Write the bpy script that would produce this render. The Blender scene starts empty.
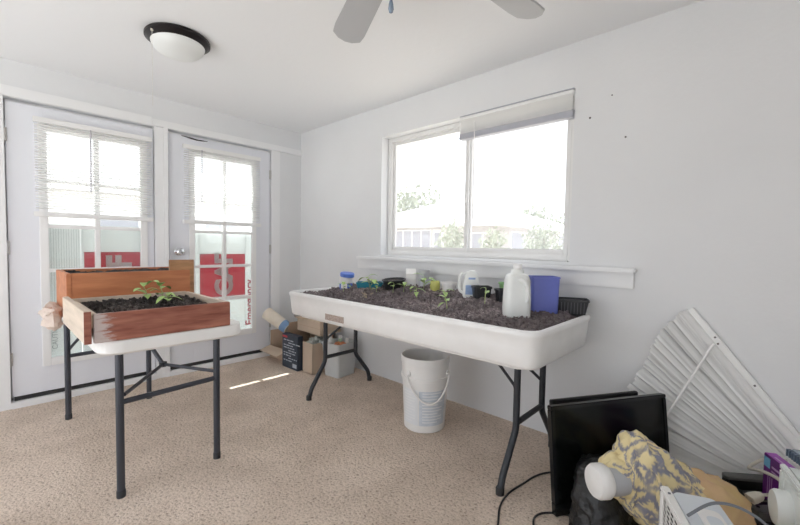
import bpy, bmesh, math, random
from mathutils import Vector, Matrix, Euler, noise
random.seed(7)
C = bpy.context.scene.collection
PI = math.pi
V = Vector

# ------------------------------------------------------------------ materials
def nt(name):
    m = bpy.data.materials.new(name); m.use_nodes = True
    t = m.node_tree
    return m, t, t.nodes['Principled BSDF']

def mat(name, col, rough=.6, metal=0.0, var=0.0, vscale=8.0, bump=0.0, bscale=60.0, spec=.5, col2=None, stretch=None, trans=0.0):
    m, t, b = nt(name)
    b.inputs['Roughness'].default_value = rough
    b.inputs['Metallic'].default_value = metal
    b.inputs['Specular IOR Level'].default_value = spec
    b.inputs['Base Color'].default_value = (*col, 1)
    if trans: b.inputs['Transmission Weight'].default_value = trans
    if var or bump:
        tc = t.nodes.new('ShaderNodeTexCoord'); mp = t.nodes.new('ShaderNodeMapping')
        t.links.new(tc.outputs['Object'], mp.inputs['Vector'])
        if stretch: mp.inputs['Scale'].default_value = stretch
    if var:
        n = t.nodes.new('ShaderNodeTexNoise'); n.inputs['Scale'].default_value = vscale; n.inputs['Detail'].default_value = 6
        r = t.nodes.new('ShaderNodeValToRGB')
        c2 = col2 if col2 else tuple(max(0, c * (1 - var)) for c in col)
        r.color_ramp.elements[0].color = (*c2, 1); r.color_ramp.elements[0].position = .35
        r.color_ramp.elements[1].color = (*col, 1); r.color_ramp.elements[1].position = .65
        t.links.new(mp.outputs[0], n.inputs['Vector']); t.links.new(n.outputs['Fac'], r.inputs[0])
        t.links.new(r.outputs[0], b.inputs['Base Color'])
    if bump:
        n = t.nodes.new('ShaderNodeTexNoise'); n.inputs['Scale'].default_value = bscale; n.inputs['Detail'].default_value = 4
        bp = t.nodes.new('ShaderNodeBump'); bp.inputs['Strength'].default_value = bump; bp.inputs['Distance'].default_value = .01
        t.links.new(mp.outputs[0], n.inputs['Vector']); t.links.new(n.outputs['Fac'], bp.inputs['Height'])
        t.links.new(bp.outputs[0], b.inputs['Normal'])
    return m

WALL = mat('wall_paint', (.765, .775, .785), .75, bump=.12, bscale=40, var=.03, vscale=2)
CEIL = mat('ceiling_paint', (.86, .87, .88), .85, bump=.1, bscale=30)
TRIM = mat('trim_paint', (.83, .835, .84), .45, bump=.05, bscale=25)
DOORP = mat('door_paint', (.78, .795, .84), .4, bump=.04, bscale=20)
KITW = mat('white_vinyl', (.86, .86, .855), .4)
VINYL = mat('window_vinyl', (.80, .80, .79), .4)
PLASTIC = mat('white_plastic', (.86, .85, .83), .35, var=.05, vscale=5)
TRAYW = mat('tray_plastic', (.88, .88, .87), .42, var=.06, vscale=6, bump=.04, bscale=90)
BUCKW = mat('bucket_plastic', (.80, .795, .78), .45, var=.06, vscale=9)
JUGW = mat('jug_plastic', (.85, .87, .85), .32, var=.03)
HEATW = mat('heater_plastic', (.84, .87, .85), .35)
HEATG = mat('heater_grey', (.66, .70, .74), .35)
BLIND = mat('blind_white', (.84, .84, .83), .4)
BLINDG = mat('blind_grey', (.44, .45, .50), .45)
BLACKM = mat('black_steel', (.035, .038, .045), .45, metal=.2)
GREYM = mat('grey_steel', (.055, .06, .075), .4, metal=.3)
BRONZE = mat('dark_bronze', (.018, .015, .016), .35, metal=.4)
CHROME = mat('chrome', (.75, .75, .77), .15, metal=1.0)
STEEL = mat('hinge_steel', (.55, .54, .52), .4, metal=.8)
TVB = mat('tv_black', (.010, .011, .012), .22)
SCREEN = mat('screen_glass', (.006, .0075, .007), .16, var=.4, vscale=7, spec=.35)
PRINTB = mat('printer_black', (.016, .016, .017), .45)
PRINTG = mat('printer_grey', (.14, .14, .135), .5)
RUBBER = mat('cable_black', (.02, .02, .02), .5)
CORDW = mat('cord_ivory', (.62, .58, .50), .5)
CORDG = mat('cord_grey', (.16, .17, .19), .5)
CARD = mat('cardboard', (.55, .41, .30), .85, var=.12, vscale=5)
CARD2 = mat('cardboard_pale', (.60, .48, .37), .85, var=.1, vscale=5)
NAVY = mat('navy_print', (.035, .05, .075), .5, var=.3, vscale=14)
PRINTW = mat('print_pale', (.45, .50, .56), .6)
REDP = mat('print_red', (.55, .05, .06), .6)
PAPER = mat('paper_cream', (.74, .67, .56), .7, var=.12, vscale=12)
SACK = mat('sack_beige', (.68, .57, .50), .8, var=.15, vscale=10, bump=.2, bscale=25)
GREYBIN = mat('bin_grey', (.58, .60, .60), .5, var=.05)
WOODO = mat('orange_wood', (.58, .235, .105), .55, var=.5, vscale=3.0, col2=(.44, .155, .065), stretch=(8, 1.2, 9), bump=.1, bscale=20)
WOODP = mat('pale_wood', (.72, .61, .50), .7, var=.2, vscale=3.0, stretch=(1.2, 6, 10), bump=.1, bscale=30)
PLYW = mat('plywood', (.50, .27, .13), .6, var=.3, vscale=4, stretch=(1, 1.5, 8))
BLUEP = mat('blue_plastic', (.165, .20, .60), .4, var=.12, vscale=5)
BLUEL = mat('blue_lid', (.12, .22, .66), .4)
TEAL = mat('teal_plastic', (.03, .24, .33), .4)
BLACKP = mat('black_plastic', (.02, .021, .025), .38)
YELG = mat('yellow_green_plastic', (.55, .55, .16), .45)
GREENP = mat('green_plastic', (.22, .42, .17), .5)
LABELB = mat('label_blue', (.38, .52, .80), .5, var=.2, vscale=30)
LABELP = mat('label_pale_blue', (.62, .67, .73), .55, var=.12, vscale=30)
LEAF = mat('seedling_leaf', (.42, .60, .20), .55, var=.3, vscale=30)
STEM = mat('seedling_stem', (.42, .50, .22), .6)
DRYST = mat('dry_straw', (.55, .45, .33), .8)
BAGB = mat('black_bag', (.016, .016, .017), .30, bump=.5, bscale=75, var=.4, vscale=60, col2=(.004, .004, .004))
PURPLE = mat('purple_card', (.17, .012, .23), .4, var=.3, vscale=9)
PURPL2 = mat('violet_card', (.33, .05, .42), .4)
CYANL = mat('cyan_label', (.16, .42, .60), .5)
BLUEG = mat('blue_grey_plastic', (.22, .28, .36), .25)
FANB = mat('fan_blade', (.50, .51, .52), .5)
FANH = mat('fan_housing', (.80, .80, .80), .4)
WIREM = mat('bead_chain', (.72, .70, .66), .4, metal=.4)
def sheet(name, col, tr):
    m, t, b = nt(name); b.inputs['Base Color'].default_value = (*col, 1); b.inputs['Roughness'].default_value = .5
    x = t.nodes.new('ShaderNodeBsdfTranslucent'); x.inputs[0].default_value = (*col, 1)
    mx = t.nodes.new('ShaderNodeMixShader'); mx.inputs[0].default_value = tr
    t.links.new(b.outputs[0], mx.inputs[1]); t.links.new(x.outputs[0], mx.inputs[2])
    t.links.new(mx.outputs[0], t.nodes['Material Output'].inputs['Surface']); return m
SLAT = sheet('blind_slat', (.88, .88, .87), .35)
SIGNW = sheet('sign_white', (.84, .86, .85), .38)
SIGNR = sheet('sign_red', (.60, .095, .14), .40)
SIGNR2 = sheet('sign_red_dull', (.62, .10, .16), .5)
SIGNT = mat('sign_grey_text', (.36, .39, .40), .6)
STICK = mat('sticker_tan', (.50, .41, .36), .6, var=.35, vscale=90)
TOWW = mat('white_cuff', (.80, .79, .77), .75, bump=.3, bscale=30)
CUFFG = mat('grey_cuff', (.45, .46, .48), .6)
ROOFM = mat('pale_roof', (.74, .73, .72), .8, var=.06, vscale=4)
STUCCO = mat('stucco', (.50, .48, .48), .9, var=.08, vscale=1)
WINDK = mat('dark_glass', (.16, .18, .22), .3)
SCRN = mat('porch_screen', (.32, .33, .38), .6)
LEAFO = mat('tree_leaf', (.34, .38, .29), .7, var=.25, vscale=2)
BUSHO = mat('bush_leaf', (.42, .46, .36), .7, var=.25, vscale=3)
BARK = mat('bark', (.25, .2, .16), .9)
GROUND = mat('dry_ground', (.52, .48, .42), .95, var=.15, vscale=1.5)
BOUNCEC = mat('bounce_pale', (.74, .74, .73), .9, var=.08, vscale=2)
PATIO = mat('patio_concrete', (.62, .60, .57), .9, var=.1, vscale=3)
SPLASH = mat('wall_mark', (.13, .12, .12), .8)
TAPEW = mat('scratched_paint', (.05, .045, .045), .8)

def soil_mat(name, c1, c2):
    m, t, b = nt(name)
    b.inputs['Roughness'].default_value = .95
    tc = t.nodes.new('ShaderNodeTexCoord')
    n = t.nodes.new('ShaderNodeTexNoise'); n.inputs['Scale'].default_value = 55; n.inputs['Detail'].default_value = 8; n.inputs['Roughness'].default_value = .7
    n2 = t.nodes.new('ShaderNodeTexNoise'); n2.inputs['Scale'].default_value = 5
    r = t.nodes.new('ShaderNodeValToRGB')
    e = r.color_ramp.elements
    e[0].position = .36; e[0].color = (*c1, 1); e[1].position = .68; e[1].color = (*c2, 1)
    x = e.new(.55); x.color = (*[(a * .75 + bb * .25) for a, bb in zip(c1, c2)], 1)
    mx = t.nodes.new('ShaderNodeMix'); mx.data_type = 'FLOAT'; mx.inputs[0].default_value = .35
    t.links.new(tc.outputs['Object'], n.inputs['Vector']); t.links.new(tc.outputs['Object'], n2.inputs['Vector'])
    t.links.new(n.outputs['Fac'], mx.inputs[2]); t.links.new(n2.outputs['Fac'], mx.inputs[3])
    t.links.new(mx.outputs[0], r.inputs[0]); t.links.new(r.outputs[0], b.inputs['Base Color'])
    bp = t.nodes.new('ShaderNodeBump'); bp.inputs['Strength'].default_value = .9; bp.inputs['Distance'].default_value = .012
    t.links.new(n.outputs['Fac'], bp.inputs['Height']); t.links.new(bp.outputs[0], b.inputs['Normal'])
    return m
SOIL = soil_mat('potting_soil', (.10, .08, .085), (.56, .48, .47))
SOILD = soil_mat('dark_potting_soil', (.014, .011, .011), (.24, .20, .18))

def carpet_mat():
    m, t, b = nt('beige_carpet')
    b.inputs['Roughness'].default_value = 1.0; b.inputs['Specular IOR Level'].default_value = .1
    tc = t.nodes.new('ShaderNodeTexCoord')
    n = t.nodes.new('ShaderNodeTexNoise'); n.inputs['Scale'].default_value = 85; n.inputs['Detail'].default_value = 3; n.inputs['Roughness'].default_value = .65
    n2 = t.nodes.new('ShaderNodeTexNoise'); n2.inputs['Scale'].default_value = 3.2; n2.inputs['Detail'].default_value = 5
    r = t.nodes.new('ShaderNodeValToRGB'); e = r.color_ramp.elements
    e[0].position = .30; e[0].color = (.34, .255, .205, 1); e[1].position = .58; e[1].color = (.79, .67, .57, 1)
    x = e.new(.42); x.color = (.66, .55, .455, 1)
    r2 = t.nodes.new('ShaderNodeValToRGB'); f = r2.color_ramp.elements
    f[0].position = .3; f[0].color = (.80, .78, .76, 1); f[1].position = .62; f[1].color = (1, 1, 1, 1)
    mx = t.nodes.new('ShaderNodeMix'); mx.data_type = 'RGBA'; mx.blend_type = 'MULTIPLY'; mx.inputs[0].default_value = 1
    for q in (n, n2): t.links.new(tc.outputs['Object'], q.inputs['Vector'])
    t.links.new(n.outputs['Fac'], r.inputs[0]); t.links.new(n2.outputs['Fac'], r2.inputs[0])
    t.links.new(r.outputs[0], mx.inputs[6]); t.links.new(r2.outputs[0], mx.inputs[7]); t.links.new(mx.outputs[2], b.inputs['Base Color'])
    bp = t.nodes.new('ShaderNodeBump'); bp.inputs['Strength'].default_value = .8; bp.inputs['Distance'].default_value = .012
    t.links.new(n.outputs['Fac'], bp.inputs['Height']); t.links.new(bp.outputs[0], b.inputs['Normal'])
    return m
CARPET = carpet_mat()

def glass_mat(name, veil, tint=(1, 1, 1)):
    m = bpy.data.materials.new(name); m.use_nodes = True; t = m.node_tree; t.nodes.clear()
    o = t.nodes.new('ShaderNodeOutputMaterial'); tr = t.nodes.new('ShaderNodeBsdfTransparent'); tr.inputs[0].default_value = (*tint, 1)
    gl = t.nodes.new('ShaderNodeBsdfGlossy'); gl.inputs['Roughness'].default_value = .03
    mx = t.nodes.new('ShaderNodeMixShader'); mx.inputs[0].default_value = .05
    t.links.new(tr.outputs[0], mx.inputs[1]); t.links.new(gl.outputs[0], mx.inputs[2])
    last = mx
    if veil:                                            # whitish haze mixed into the glass to imitate a washed-out view
        d = t.nodes.new('ShaderNodeBsdfTranslucent'); d.inputs[0].default_value = (.9, .9, .9, 1)
        d2 = t.nodes.new('ShaderNodeBsdfDiffuse'); d2.inputs[0].default_value = (.8, .8, .8, 1)
        m3 = t.nodes.new('ShaderNodeMixShader'); m3.inputs[0].default_value = .4
        t.links.new(d.outputs[0], m3.inputs[1]); t.links.new(d2.outputs[0], m3.inputs[2])
        m2 = t.nodes.new('ShaderNodeMixShader'); m2.inputs[0].default_value = veil
        t.links.new(mx.outputs[0], m2.inputs[1]); t.links.new(m3.outputs[0], m2.inputs[2]); last = m2
    t.links.new(last.outputs[0], o.inputs['Surface'])
    return m
GLASS = glass_mat('window_glass', .10)
DGLASS = glass_mat('door_glass', .08, (.97, .99, .985))

def frosted():
    m, t, b = nt('frosted_glass')
    b.inputs['Base Color'].default_value = (.80, .82, .81, 1); b.inputs['Roughness'].default_value = .35
    b.inputs['Subsurface Weight'].default_value = .0
    return m
FROST = frosted()

def worn_wood():
    m, t, b = nt('worn_red_wood')
    b.inputs['Roughness'].default_value = .6
    tc = t.nodes.new('ShaderNodeTexCoord'); mp = t.nodes.new('ShaderNodeMapping'); mp.inputs['Scale'].default_value = (9, 1.3, 10)
    n = t.nodes.new('ShaderNodeTexNoise'); n.inputs['Scale'].default_value = 4; n.inputs['Detail'].default_value = 7
    r = t.nodes.new('ShaderNodeValToRGB'); e = r.color_ramp.elements
    e[0].position = .33; e[0].color = (.20, .055, .035, 1); e[1].position = .68; e[1].color = (.42, .17, .115, 1)
    # scraped, whitewashed end of the board
    sp = t.nodes.new('ShaderNodeSeparateXYZ'); mr = t.nodes.new('ShaderNodeMapRange')
    mr.inputs[1].default_value = -.185; mr.inputs[2].default_value = -.285; mr.inputs[3].default_value = 0; mr.inputs[4].default_value = .42
    n2 = t.nodes.new('ShaderNodeTexNoise'); n2.inputs['Scale'].default_value = 9; n2.inputs['Detail'].default_value = 9; n2.inputs['Roughness'].default_value = .75
    ad = t.nodes.new('ShaderNodeMath'); ad.operation = 'ADD'
    gt = t.nodes.new('ShaderNodeValToRGB'); gt.color_ramp.elements[0].position = .66; gt.color_ramp.elements[1].position = .80
    mx = t.nodes.new('ShaderNodeMix'); mx.data_type = 'RGBA'; mx.inputs[7].default_value = (.55, .47, .45, 1)
    L = t.links.new
    L(tc.outputs['Object'], mp.inputs[0]); L(mp.outputs[0], n.inputs['Vector']); L(n.outputs['Fac'], r.inputs[0])
    L(tc.outputs['Object'], sp.inputs[0]); L(sp.outputs[1], mr.inputs[0]); L(mp.outputs[0], n2.inputs['Vector'])
    L(mr.outputs[0], ad.inputs[0]); L(n2.outputs['Fac'], ad.inputs[1]); L(ad.outputs[0], gt.inputs[0])
    L(gt.outputs[0], mx.inputs[0]); L(r.outputs[0], mx.inputs[6]); L(mx.outputs[2], b.inputs['Base Color'])
    return m
WOODR = worn_wood()

def attr_mat(name, ca, cb, rough=.8):
    m, t, b = nt(name)
    b.inputs['Roughness'].default_value = rough; b.inputs['Specular IOR Level'].default_value = .2
    at = t.nodes.new('ShaderNodeAttribute'); at.attribute_name = 'print'
    tc = t.nodes.new('ShaderNodeTexCoord'); n = t.nodes.new('ShaderNodeTexNoise'); n.inputs['Scale'].default_value = 22; n.inputs['Detail'].default_value = 6
    t.links.new(tc.outputs['Object'], n.inputs['Vector'])
    mul = t.nodes.new('ShaderNodeMath'); mul.operation = 'MULTIPLY'
    r = t.nodes.new('ShaderNodeValToRGB'); r.color_ramp.elements[0].position = .25; r.color_ramp.elements[0].color = (.45, .45, .45, 1); r.color_ramp.elements[1].position = .5
    t.links.new(n.outputs['Fac'], r.inputs[0]); t.links.new(at.outputs['Fac'], mul.inputs[0]); t.links.new(r.outputs[0], mul.inputs[1])
    mx = t.nodes.new('ShaderNodeMix'); mx.data_type = 'RGBA'; mx.inputs[6].default_value = (*ca, 1); mx.inputs[7].default_value = (*cb, 1)
    t.links.new(mul.outputs[0], mx.inputs[0]); t.links.new(mx.outputs[2], b.inputs['Base Color'])
    return m
TOWP = attr_mat('palm_print_cloth', (.74, .63, .36), (.25, .25, .30))
TOWY = mat('plain_yellow_cloth', (.62, .46, .22), .85, var=.15, vscale=9, bump=.2, bscale=14, col2=(.60, .40, .24))

# ------------------------------------------------------------------ mesh helpers
class M:
    def __init__(s): s.v = []; s.f = []
    def add(s, vs, fs, mtx=None):
        o = len(s.v)
        s.v += [tuple(mtx @ V(p)) if mtx else tuple(p) for p in vs]
        s.f += [tuple(i + o for i in f) for f in fs]; return s
    def box(s, a, b, mtx=None):
        x0, y0, z0 = a; x1, y1, z1 = b
        vs = [(x0, y0, z0), (x1, y0, z0), (x1, y1, z0), (x0, y1, z0), (x0, y0, z1), (x1, y0, z1), (x1, y1, z1), (x0, y1, z1)]
        return s.add(vs, [(0, 3, 2, 1), (4, 5, 6, 7), (0, 1, 5, 4), (1, 2, 6, 5), (2, 3, 7, 6), (3, 0, 4, 7)], mtx)
    def tube(s, path, r, n=10, caps=True):
        P = [V(p) for p in path]; R = r if isinstance(r, (list, tuple)) else [r] * len(P)
        up = None; rings = []
        for i, p in enumerate(P):
            a = P[max(0, i - 1)]; b = P[min(len(P) - 1, i + 1)]
            t = (b - a).normalized()
            if up is None:
                up = V((0, 0, 1)) if abs(t.z) < .9 else V((1, 0, 0))
            u = t.cross(up)
            if u.length < 1e-5: u = t.cross(V((1, 0, 0)))
            u.normalize(); w = u.cross(t).normalized(); up = w
            rings.append([p + (u * math.cos(2 * PI * k / n) + w * math.sin(2 * PI * k / n)) * R[i] for k in range(n)])
        vs = [q for rr in rings for q in rr]; fs = []
        for i in range(len(P) - 1):
            for k in range(n):
                k2 = (k + 1) % n
                fs.append((i * n + k, i * n + k2, (i + 1) * n + k2, (i + 1) * n + k))
        if caps:
            fs.append(tuple(range(n))[::-1]); fs.append(tuple((len(P) - 1) * n + k for k in range(n)))
        return s.add(vs, fs)
    def lathe(s, prof, n=32, mtx=None, cap0=False, cap1=False):
        vs = []; fs = []
        for r, z in prof:
            for k in range(n):
                a = 2 * PI * k / n; vs.append((r * math.cos(a), r * math.sin(a), z))
        for i in range(len(prof) - 1):
            for k in range(n):
                k2 = (k + 1) % n; fs.append((i * n + k, i * n + k2, (i + 1) * n + k2, (i + 1) * n + k))
        if cap0: fs.append(tuple(range(n))[::-1])
        if cap1: fs.append(tuple((len(prof) - 1) * n + k for k in range(n)))
        return s.add(vs, fs, mtx)
    def loops(s, lps, cap0=True, cap1=True, mtx=None):
        n = len(lps[0]); vs = [p for l in lps for p in l]; fs = []
        for i in range(len(lps) - 1):
            for k in range(n):
                k2 = (k + 1) % n; fs.append((i * n + k, i * n + k2, (i + 1) * n + k2, (i + 1) * n + k))
        if cap0: fs.append(tuple(range(n))[::-1])
        if cap1: fs.append(tuple((len(lps) - 1) * n + k for k in range(n)))
        return s.add(vs, fs, mtx)
    def grid(s, fn, nu, nv):
        vs = [fn(i / nu, j / nv) for j in range(nv + 1) for i in range(nu + 1)]
        fs = [(j * (nu + 1) + i, j * (nu + 1) + i + 1, (j + 1) * (nu + 1) + i + 1, (j + 1) * (nu + 1) + i) for j in range(nv) for i in range(nu)]
        return s.add(vs, fs)
    def prism(s, poly, z0, z1, mtx=None):
        n = len(poly)
        vs = [(x, y, z0) for x, y in poly] + [(x, y, z1) for x, y in poly]
        fs = [tuple(range(n))[::-1], tuple(range(n, 2 * n))] + [(i, (i + 1) % n, n + (i + 1) % n, n + i) for i in range(n)]
        return s.add(vs, fs, mtx)

def rrect(x0, y0, x1, y1, r, z, n=6):
    pts = []
    for cx, cy, a0 in ((x1 - r, y1 - r, 0), (x0 + r, y1 - r, 90), (x0 + r, y0 + r, 180), (x1 - r, y0 + r, 270)):
        for k in range(n + 1):
            a = math.radians(a0 + 90 * k / n); pts.append((cx + r * math.cos(a), cy + r * math.sin(a), z))
    return pts

def obj(name, m, material, parent=None, bev=0.0, smooth=True, seg=2, ang=38):
    me = bpy.data.meshes.new(name)
    vs = [V(p) for p in m.v]
    lo = V([min(p[i] for p in vs) for i in range(3)]); hi = V([max(p[i] for p in vs) for i in range(3)])
    org = V(((lo.x + hi.x) / 2, (lo.y + hi.y) / 2, lo.z))
    me.from_pydata([tuple(p - org) for p in vs], [], m.f); me.update()
    b = bmesh.new(); b.from_mesh(me); bmesh.ops.recalc_face_normals(b, faces=b.faces)
    if bev:
        es = [e for e in b.edges if len(e.link_faces) == 2 and e.calc_face_angle() > math.radians(40)]
        if es: bmesh.ops.bevel(b, geom=es, offset=bev, segments=seg, affect='EDGES', clamp_overlap=True)
    b.to_mesh(me); b.free()
    if smooth:
        me.shade_smooth(); me.set_sharp_from_angle(angle=math.radians(ang))
    me.materials.append(material)
    o = bpy.data.objects.new(name, me); C.objects.link(o)
    if parent:
        o.parent = parent
        off = V((0, 0, 0)); q = parent
        while q: off += q.location; q = q.parent
        o.location = org - off
    else: o.location = org
    return o

def thing(name, label, cat, loc, group=None):
    o = bpy.data.objects.new(name, None); C.objects.link(o); o.location = loc; o.empty_display_size = .05
    o['label'] = label; o['category'] = cat
    if group: o['group'] = group
    return o
def tag(o, label, cat, group=None, kind=None):
    o['label'] = label; o['category'] = cat
    if group: o['group'] = group
    if kind: o['kind'] = kind
    return o
def struct(name, m, material, label=None, **k):
    o = obj(name, m, material, **k); o['kind'] = 'structure'
    if label: o['label'] = label; o['category'] = name.split('_')[0]
    return o
def frame_mtx(o, x, y, z):          # columns x,y,z axes at origin o
    return Matrix(((x[0], y[0], z[0], o[0]), (x[1], y[1], z[1], o[1]), (x[2], y[2], z[2], o[2]), (0, 0, 0, 1)))
def along(p, d):                    # matrix taking +z to direction d at p
    d = V(d).normalized(); q = d.to_track_quat('Z', 'Y')
    return Matrix.Translation(V(p)) @ q.to_matrix().to_4x4()
def curve_pts(pts, n=8):            # Catmull-Rom through points
    P = [V(p) for p in pts]; out = []
    for i in range(len(P) - 1):
        a, b, c, d = P[max(0, i - 1)], P[i], P[i + 1], P[min(len(P) - 1, i + 2)]
        for k in range(n):
            t = k / n
            out.append(.5 * ((2 * b) + (c - a) * t + (2 * a - 5 * b + 4 * c - d) * t * t + (3 * b - a - 3 * c + d) * t ** 3))
    out.append(P[-1]); return out
def text(name, s, size, mtx, material, parent, ext=.001, bold=.0):
    cu = bpy.data.curves.new(name, 'FONT'); cu.body = s; cu.size = size; cu.extrude = ext; cu.align_x = 'LEFT'; cu.offset = bold
    tmp = bpy.data.objects.new(name, cu); C.objects.link(tmp)
    bpy.context.view_layer.update()
    me = bpy.data.meshes.new_from_object(tmp.evaluated_get(bpy.context.evaluated_depsgraph_get()))
    bpy.data.objects.remove(tmp); bpy.data.curves.remove(cu)
    me.materials.clear(); me.materials.append(material)
    o = bpy.data.objects.new(name, me); C.objects.link(o)
    o.parent = parent
    off = V((0, 0, 0)); q = parent
    while q: off += q.location; q = q.parent
    o.matrix_local = Matrix.Translation(-off) @ mtx
    return o
def sm(t):
    t = min(max(t, 0), 1); return t * t * (3 - 2 * t)
def ns(x, y, z=0.0): return noise.noise(V((x, y, z)))

# ------------------------------------------------------------------ room shell
H = 2.375; XN = 5.3; YB = -3.9
struct('floor', M().box((-.12, YB, -.12), (XN, .12, 0)), CARPET)
struct('ceiling', M().box((-.16, YB - .1, H), (XN + .1, .16, H + .12)), CEIL)
WX0, WX1, WZ0, WZ1 = 1.272, 2.900, 1.086, 2.11
w = M()
w.box((-.14, 0, 0), (WX0, .14, H)); w.box((WX1, 0, 0), (XN, .14, H)); w.box((WX0, 0, 0), (WX1, .14, WZ0)); w.box((WX0, 0, WZ1), (WX1, .14, H))
struct('wall_right', w, WALL, smooth=False)
D1, D2 = (-2.283, -1.415), (-1.300, -.365)
w = M()
w.box((-.14, -.355, 0), (0, 0, H)); w.box((-.14, YB, 0), (0, -2.295, H)); w.box((-.14, -2.295, 2.125), (0, -.355, H))
struct('wall_left', w, WALL, smooth=False)
# walls behind the camera, with wide window openings that light the room
w = M()
w.box((0, YB - .14, 0), (.3, YB, H)); w.box((3.3, YB - .14, 0), (XN, YB, H)); w.box((.3, YB - .14, 0), (3.3, YB, .06)); w.box((.3, YB - .14, 1.95), (3.3, YB, H))
struct('wall_back', w, WALL, smooth=False)
w = M()
w.box((XN, YB, 0), (XN + .14, -3.7, H)); w.box((XN, -2.5, 0), (XN + .14, .14, H)); w.box((XN, -3.7, 0), (XN + .14, -2.5, .06)); w.box((XN, -3.7, 1.95), (XN + .14, -2.5, H))
struct('wall_near', w, WALL, smooth=False)

# door trim: header board, mullion post and side casings
struct('trim_1', M().box((0, -3.0, 2.128), (.016, -1.425, 2.197)), TRIM, bev=.002)
struct('trim_2', M().box((0, -1.425, 2.128), (.020, 0, 2.185)), TRIM, bev=.002)
struct('trim_3', M().box((-.13, -1.41, .0), (.018, -1.31, 2.1245)).box((.018, -1.345, .0), (.028, -1.312, 2.127)), TRIM, bev=.002)
struct('trim_4', M().box((0, -.353, 0), (.014, -.26, 2.127)), TRIM, bev=.002)
struct('trim_5', M().box((0, -2.42, 0), (.016, -2.290, 2.127)), TRIM, bev=.002)
struct('trim_6', M().box((-.13, -2.29, 0.0), (.03, -1.41, .045)).box((-.13, -1.31, 0.0), (.03, -.36, .045)), TRIM, bev=.004)
# door stops behind the slab edges
for k, (a, b) in enumerate((D1, D2)):
    struct('trim_%d' % (10 + k), M().box((-.12, a - .012, .045), (-.055, a + .03, 2.1245)).box((-.12, b - .03, .045), (-.055, b + .010, 2.1245)).box((-.12, a + .03, 2.06), (-.055, b - .03, 2.1245)).box((-.12, a + .03, .045), (-.055, b - .03, .09)), TRIM)
# window stool and apron
struct('trim_7', M().box((1.00, -.055, 1.040), (3.255, .0, 1.066)), TRIM, bev=.006)
struct('trim_8', M().box((.98, -.014, .955), (3.245, 0, 1.040)), TRIM, bev=.003)

# ------------------------------------------------------------------ doors
def door(name, y0, y1, g0, g1, hinge_y, knob_y):
    zb, zt = .075, 2.10
    x1, x0 = -.006, -.05
    gz0, gz1 = .30, 1.95
    m = M()
    m.box((x0, y0, zb), (x1, g0, zt)).box((x0, g1, zb), (x1, y1, zt)).box((x0, g0, zb), (x1, g1, gz0)).box((x0, g0, gz1), (x1, g1, zt))
    d = struct(name, m, DOORP, bev=.0015)
    # raised lite frame with grille bars
    m = M(); a, b = g0 - .03, g1 + .03
    xo = .012
    m.box((x1, a, gz0 - .04), (xo, g0 + .018, gz1 + .04)).box((x1, g1 - .018, gz0 - .04), (xo, b, gz1 + .04))
    m.box((x1, g0 + .018, gz0 - .04), (xo, g1 - .018, gz0 + .018)).box((x1, g0 + .018, gz1 - .018), (xo, g1 - .018, gz1 + .04))
    obj('lite_frame', m, KITW, d, bev=.004)
    mid = (g0 + g1) / 2; m = M()
    m.box((-.034, mid - .016, gz0), (.004, mid + .016, gz1))
    for z in (.632, .948, 1.266, 1.588): m.box((-.034, g0 + .01, z - .013), (.0035, g1 - .01, z + .013))
    obj('grille', m, KITW, d, bev=.003)
    obj('pane', M().box((-.030, g0 - .005, gz0 - .005), (-.026, g1 + .005, gz1 + .005)), DGLASS, d, smooth=False)
    obj('sweep', M().box((-.04, y0 + .01, .046), (-.004, y1 - .01, zb - .002)), RUBBER, d)
    for z in (.34, 1.11, 1.875):
        m = M().tube([(.006, hinge_y, z - .045), (.006, hinge_y, z + .045)], .006, 8)
        m.box((-.004, hinge_y - .012, z - .045), (.001, hinge_y + .012, z + .045))
        obj('hinge', m, STEEL, d)
    if knob_y is not None:
        m = M().lathe([(.034, 0), (.034, .004), (.028, .009), (.012, .012), (.011, .032), (.024, .038), (.031, .05), (.030, .062), (.022, .070), (.0, .072)], 24, along((x1, knob_y, 1.085), (1, 0, 0)))
        obj('knob', m, CHROME, d)
    return d
door('door_1', D1[0], D1[1], -2.095, -1.495, -2.287, None)
door('door_2', D2[0], D2[1], -1.112, -.548, -.36, -1.228)
# scraped paint along the top edge of the right door
o = struct('trim_9', M().tube([(-.003, -1.20, 2.097), (.000, -1.15, 2.092), (.0, -1.12, 2.088), (.0, -1.07, 2.083), (.0, -1.03, 2.085), (-.003, -.98, 2.088)], [.002, .005, .007, .006, .005, .002], 6), TAPEW)

def door_blind(label, y0, y1, wand_y):
    t = thing('door_blind', label, 'blind', (.03, (y0 + y1) / 2, 1.33), 'mini blinds on the two doors')
    obj('headrail', M().box((.013, y0, 1.985), (.043, y1, 2.022)), BLIND, t, bev=.003)
    z = 1.968; k = 0
    while z > 1.375:
        def fn(u, v):
            c = (v - .5) * .025
            return (.029 + c, y0 + .006 + u * (y1 - y0 - .012), z + c * .25 + .0016 * (1 - (2 * v - 1) ** 2) + .0005 * ns(u * 3, k * .7, 3))
        obj('slat', M().grid(fn, 12, 3), SLAT, t)
        z -= .0186; k += 1
    obj('bottom_rail', M().box((.012, y0 - .004, 1.333), (.046, y1 + .004, 1.366)), BLIND, t, bev=.004)
    obj('wand', M().tube([(.050, wand_y, 1.99), (.052, wand_y - .004, 1.53)], .0045, 8), mat('wand_grey', (.50, .49, .53), .3), t)
    m = M()
    for f in (.12, .5, .88):
        yy = y0 + (y1 - y0) * f
        for x in (.017, .041): m.tube([(x, yy, 1.99), (x, yy, 1.36)], .0008, 4)
    obj('ladder_cord', m, BLIND, t)
    return t
door_blind('white mini blind half lowered on the left door above the wooden planters', -2.150, -1.432, -1.835)
door_blind('white mini blind half lowered on the right door with the chrome knob', -1.198, -.486, -1.047)

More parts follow.
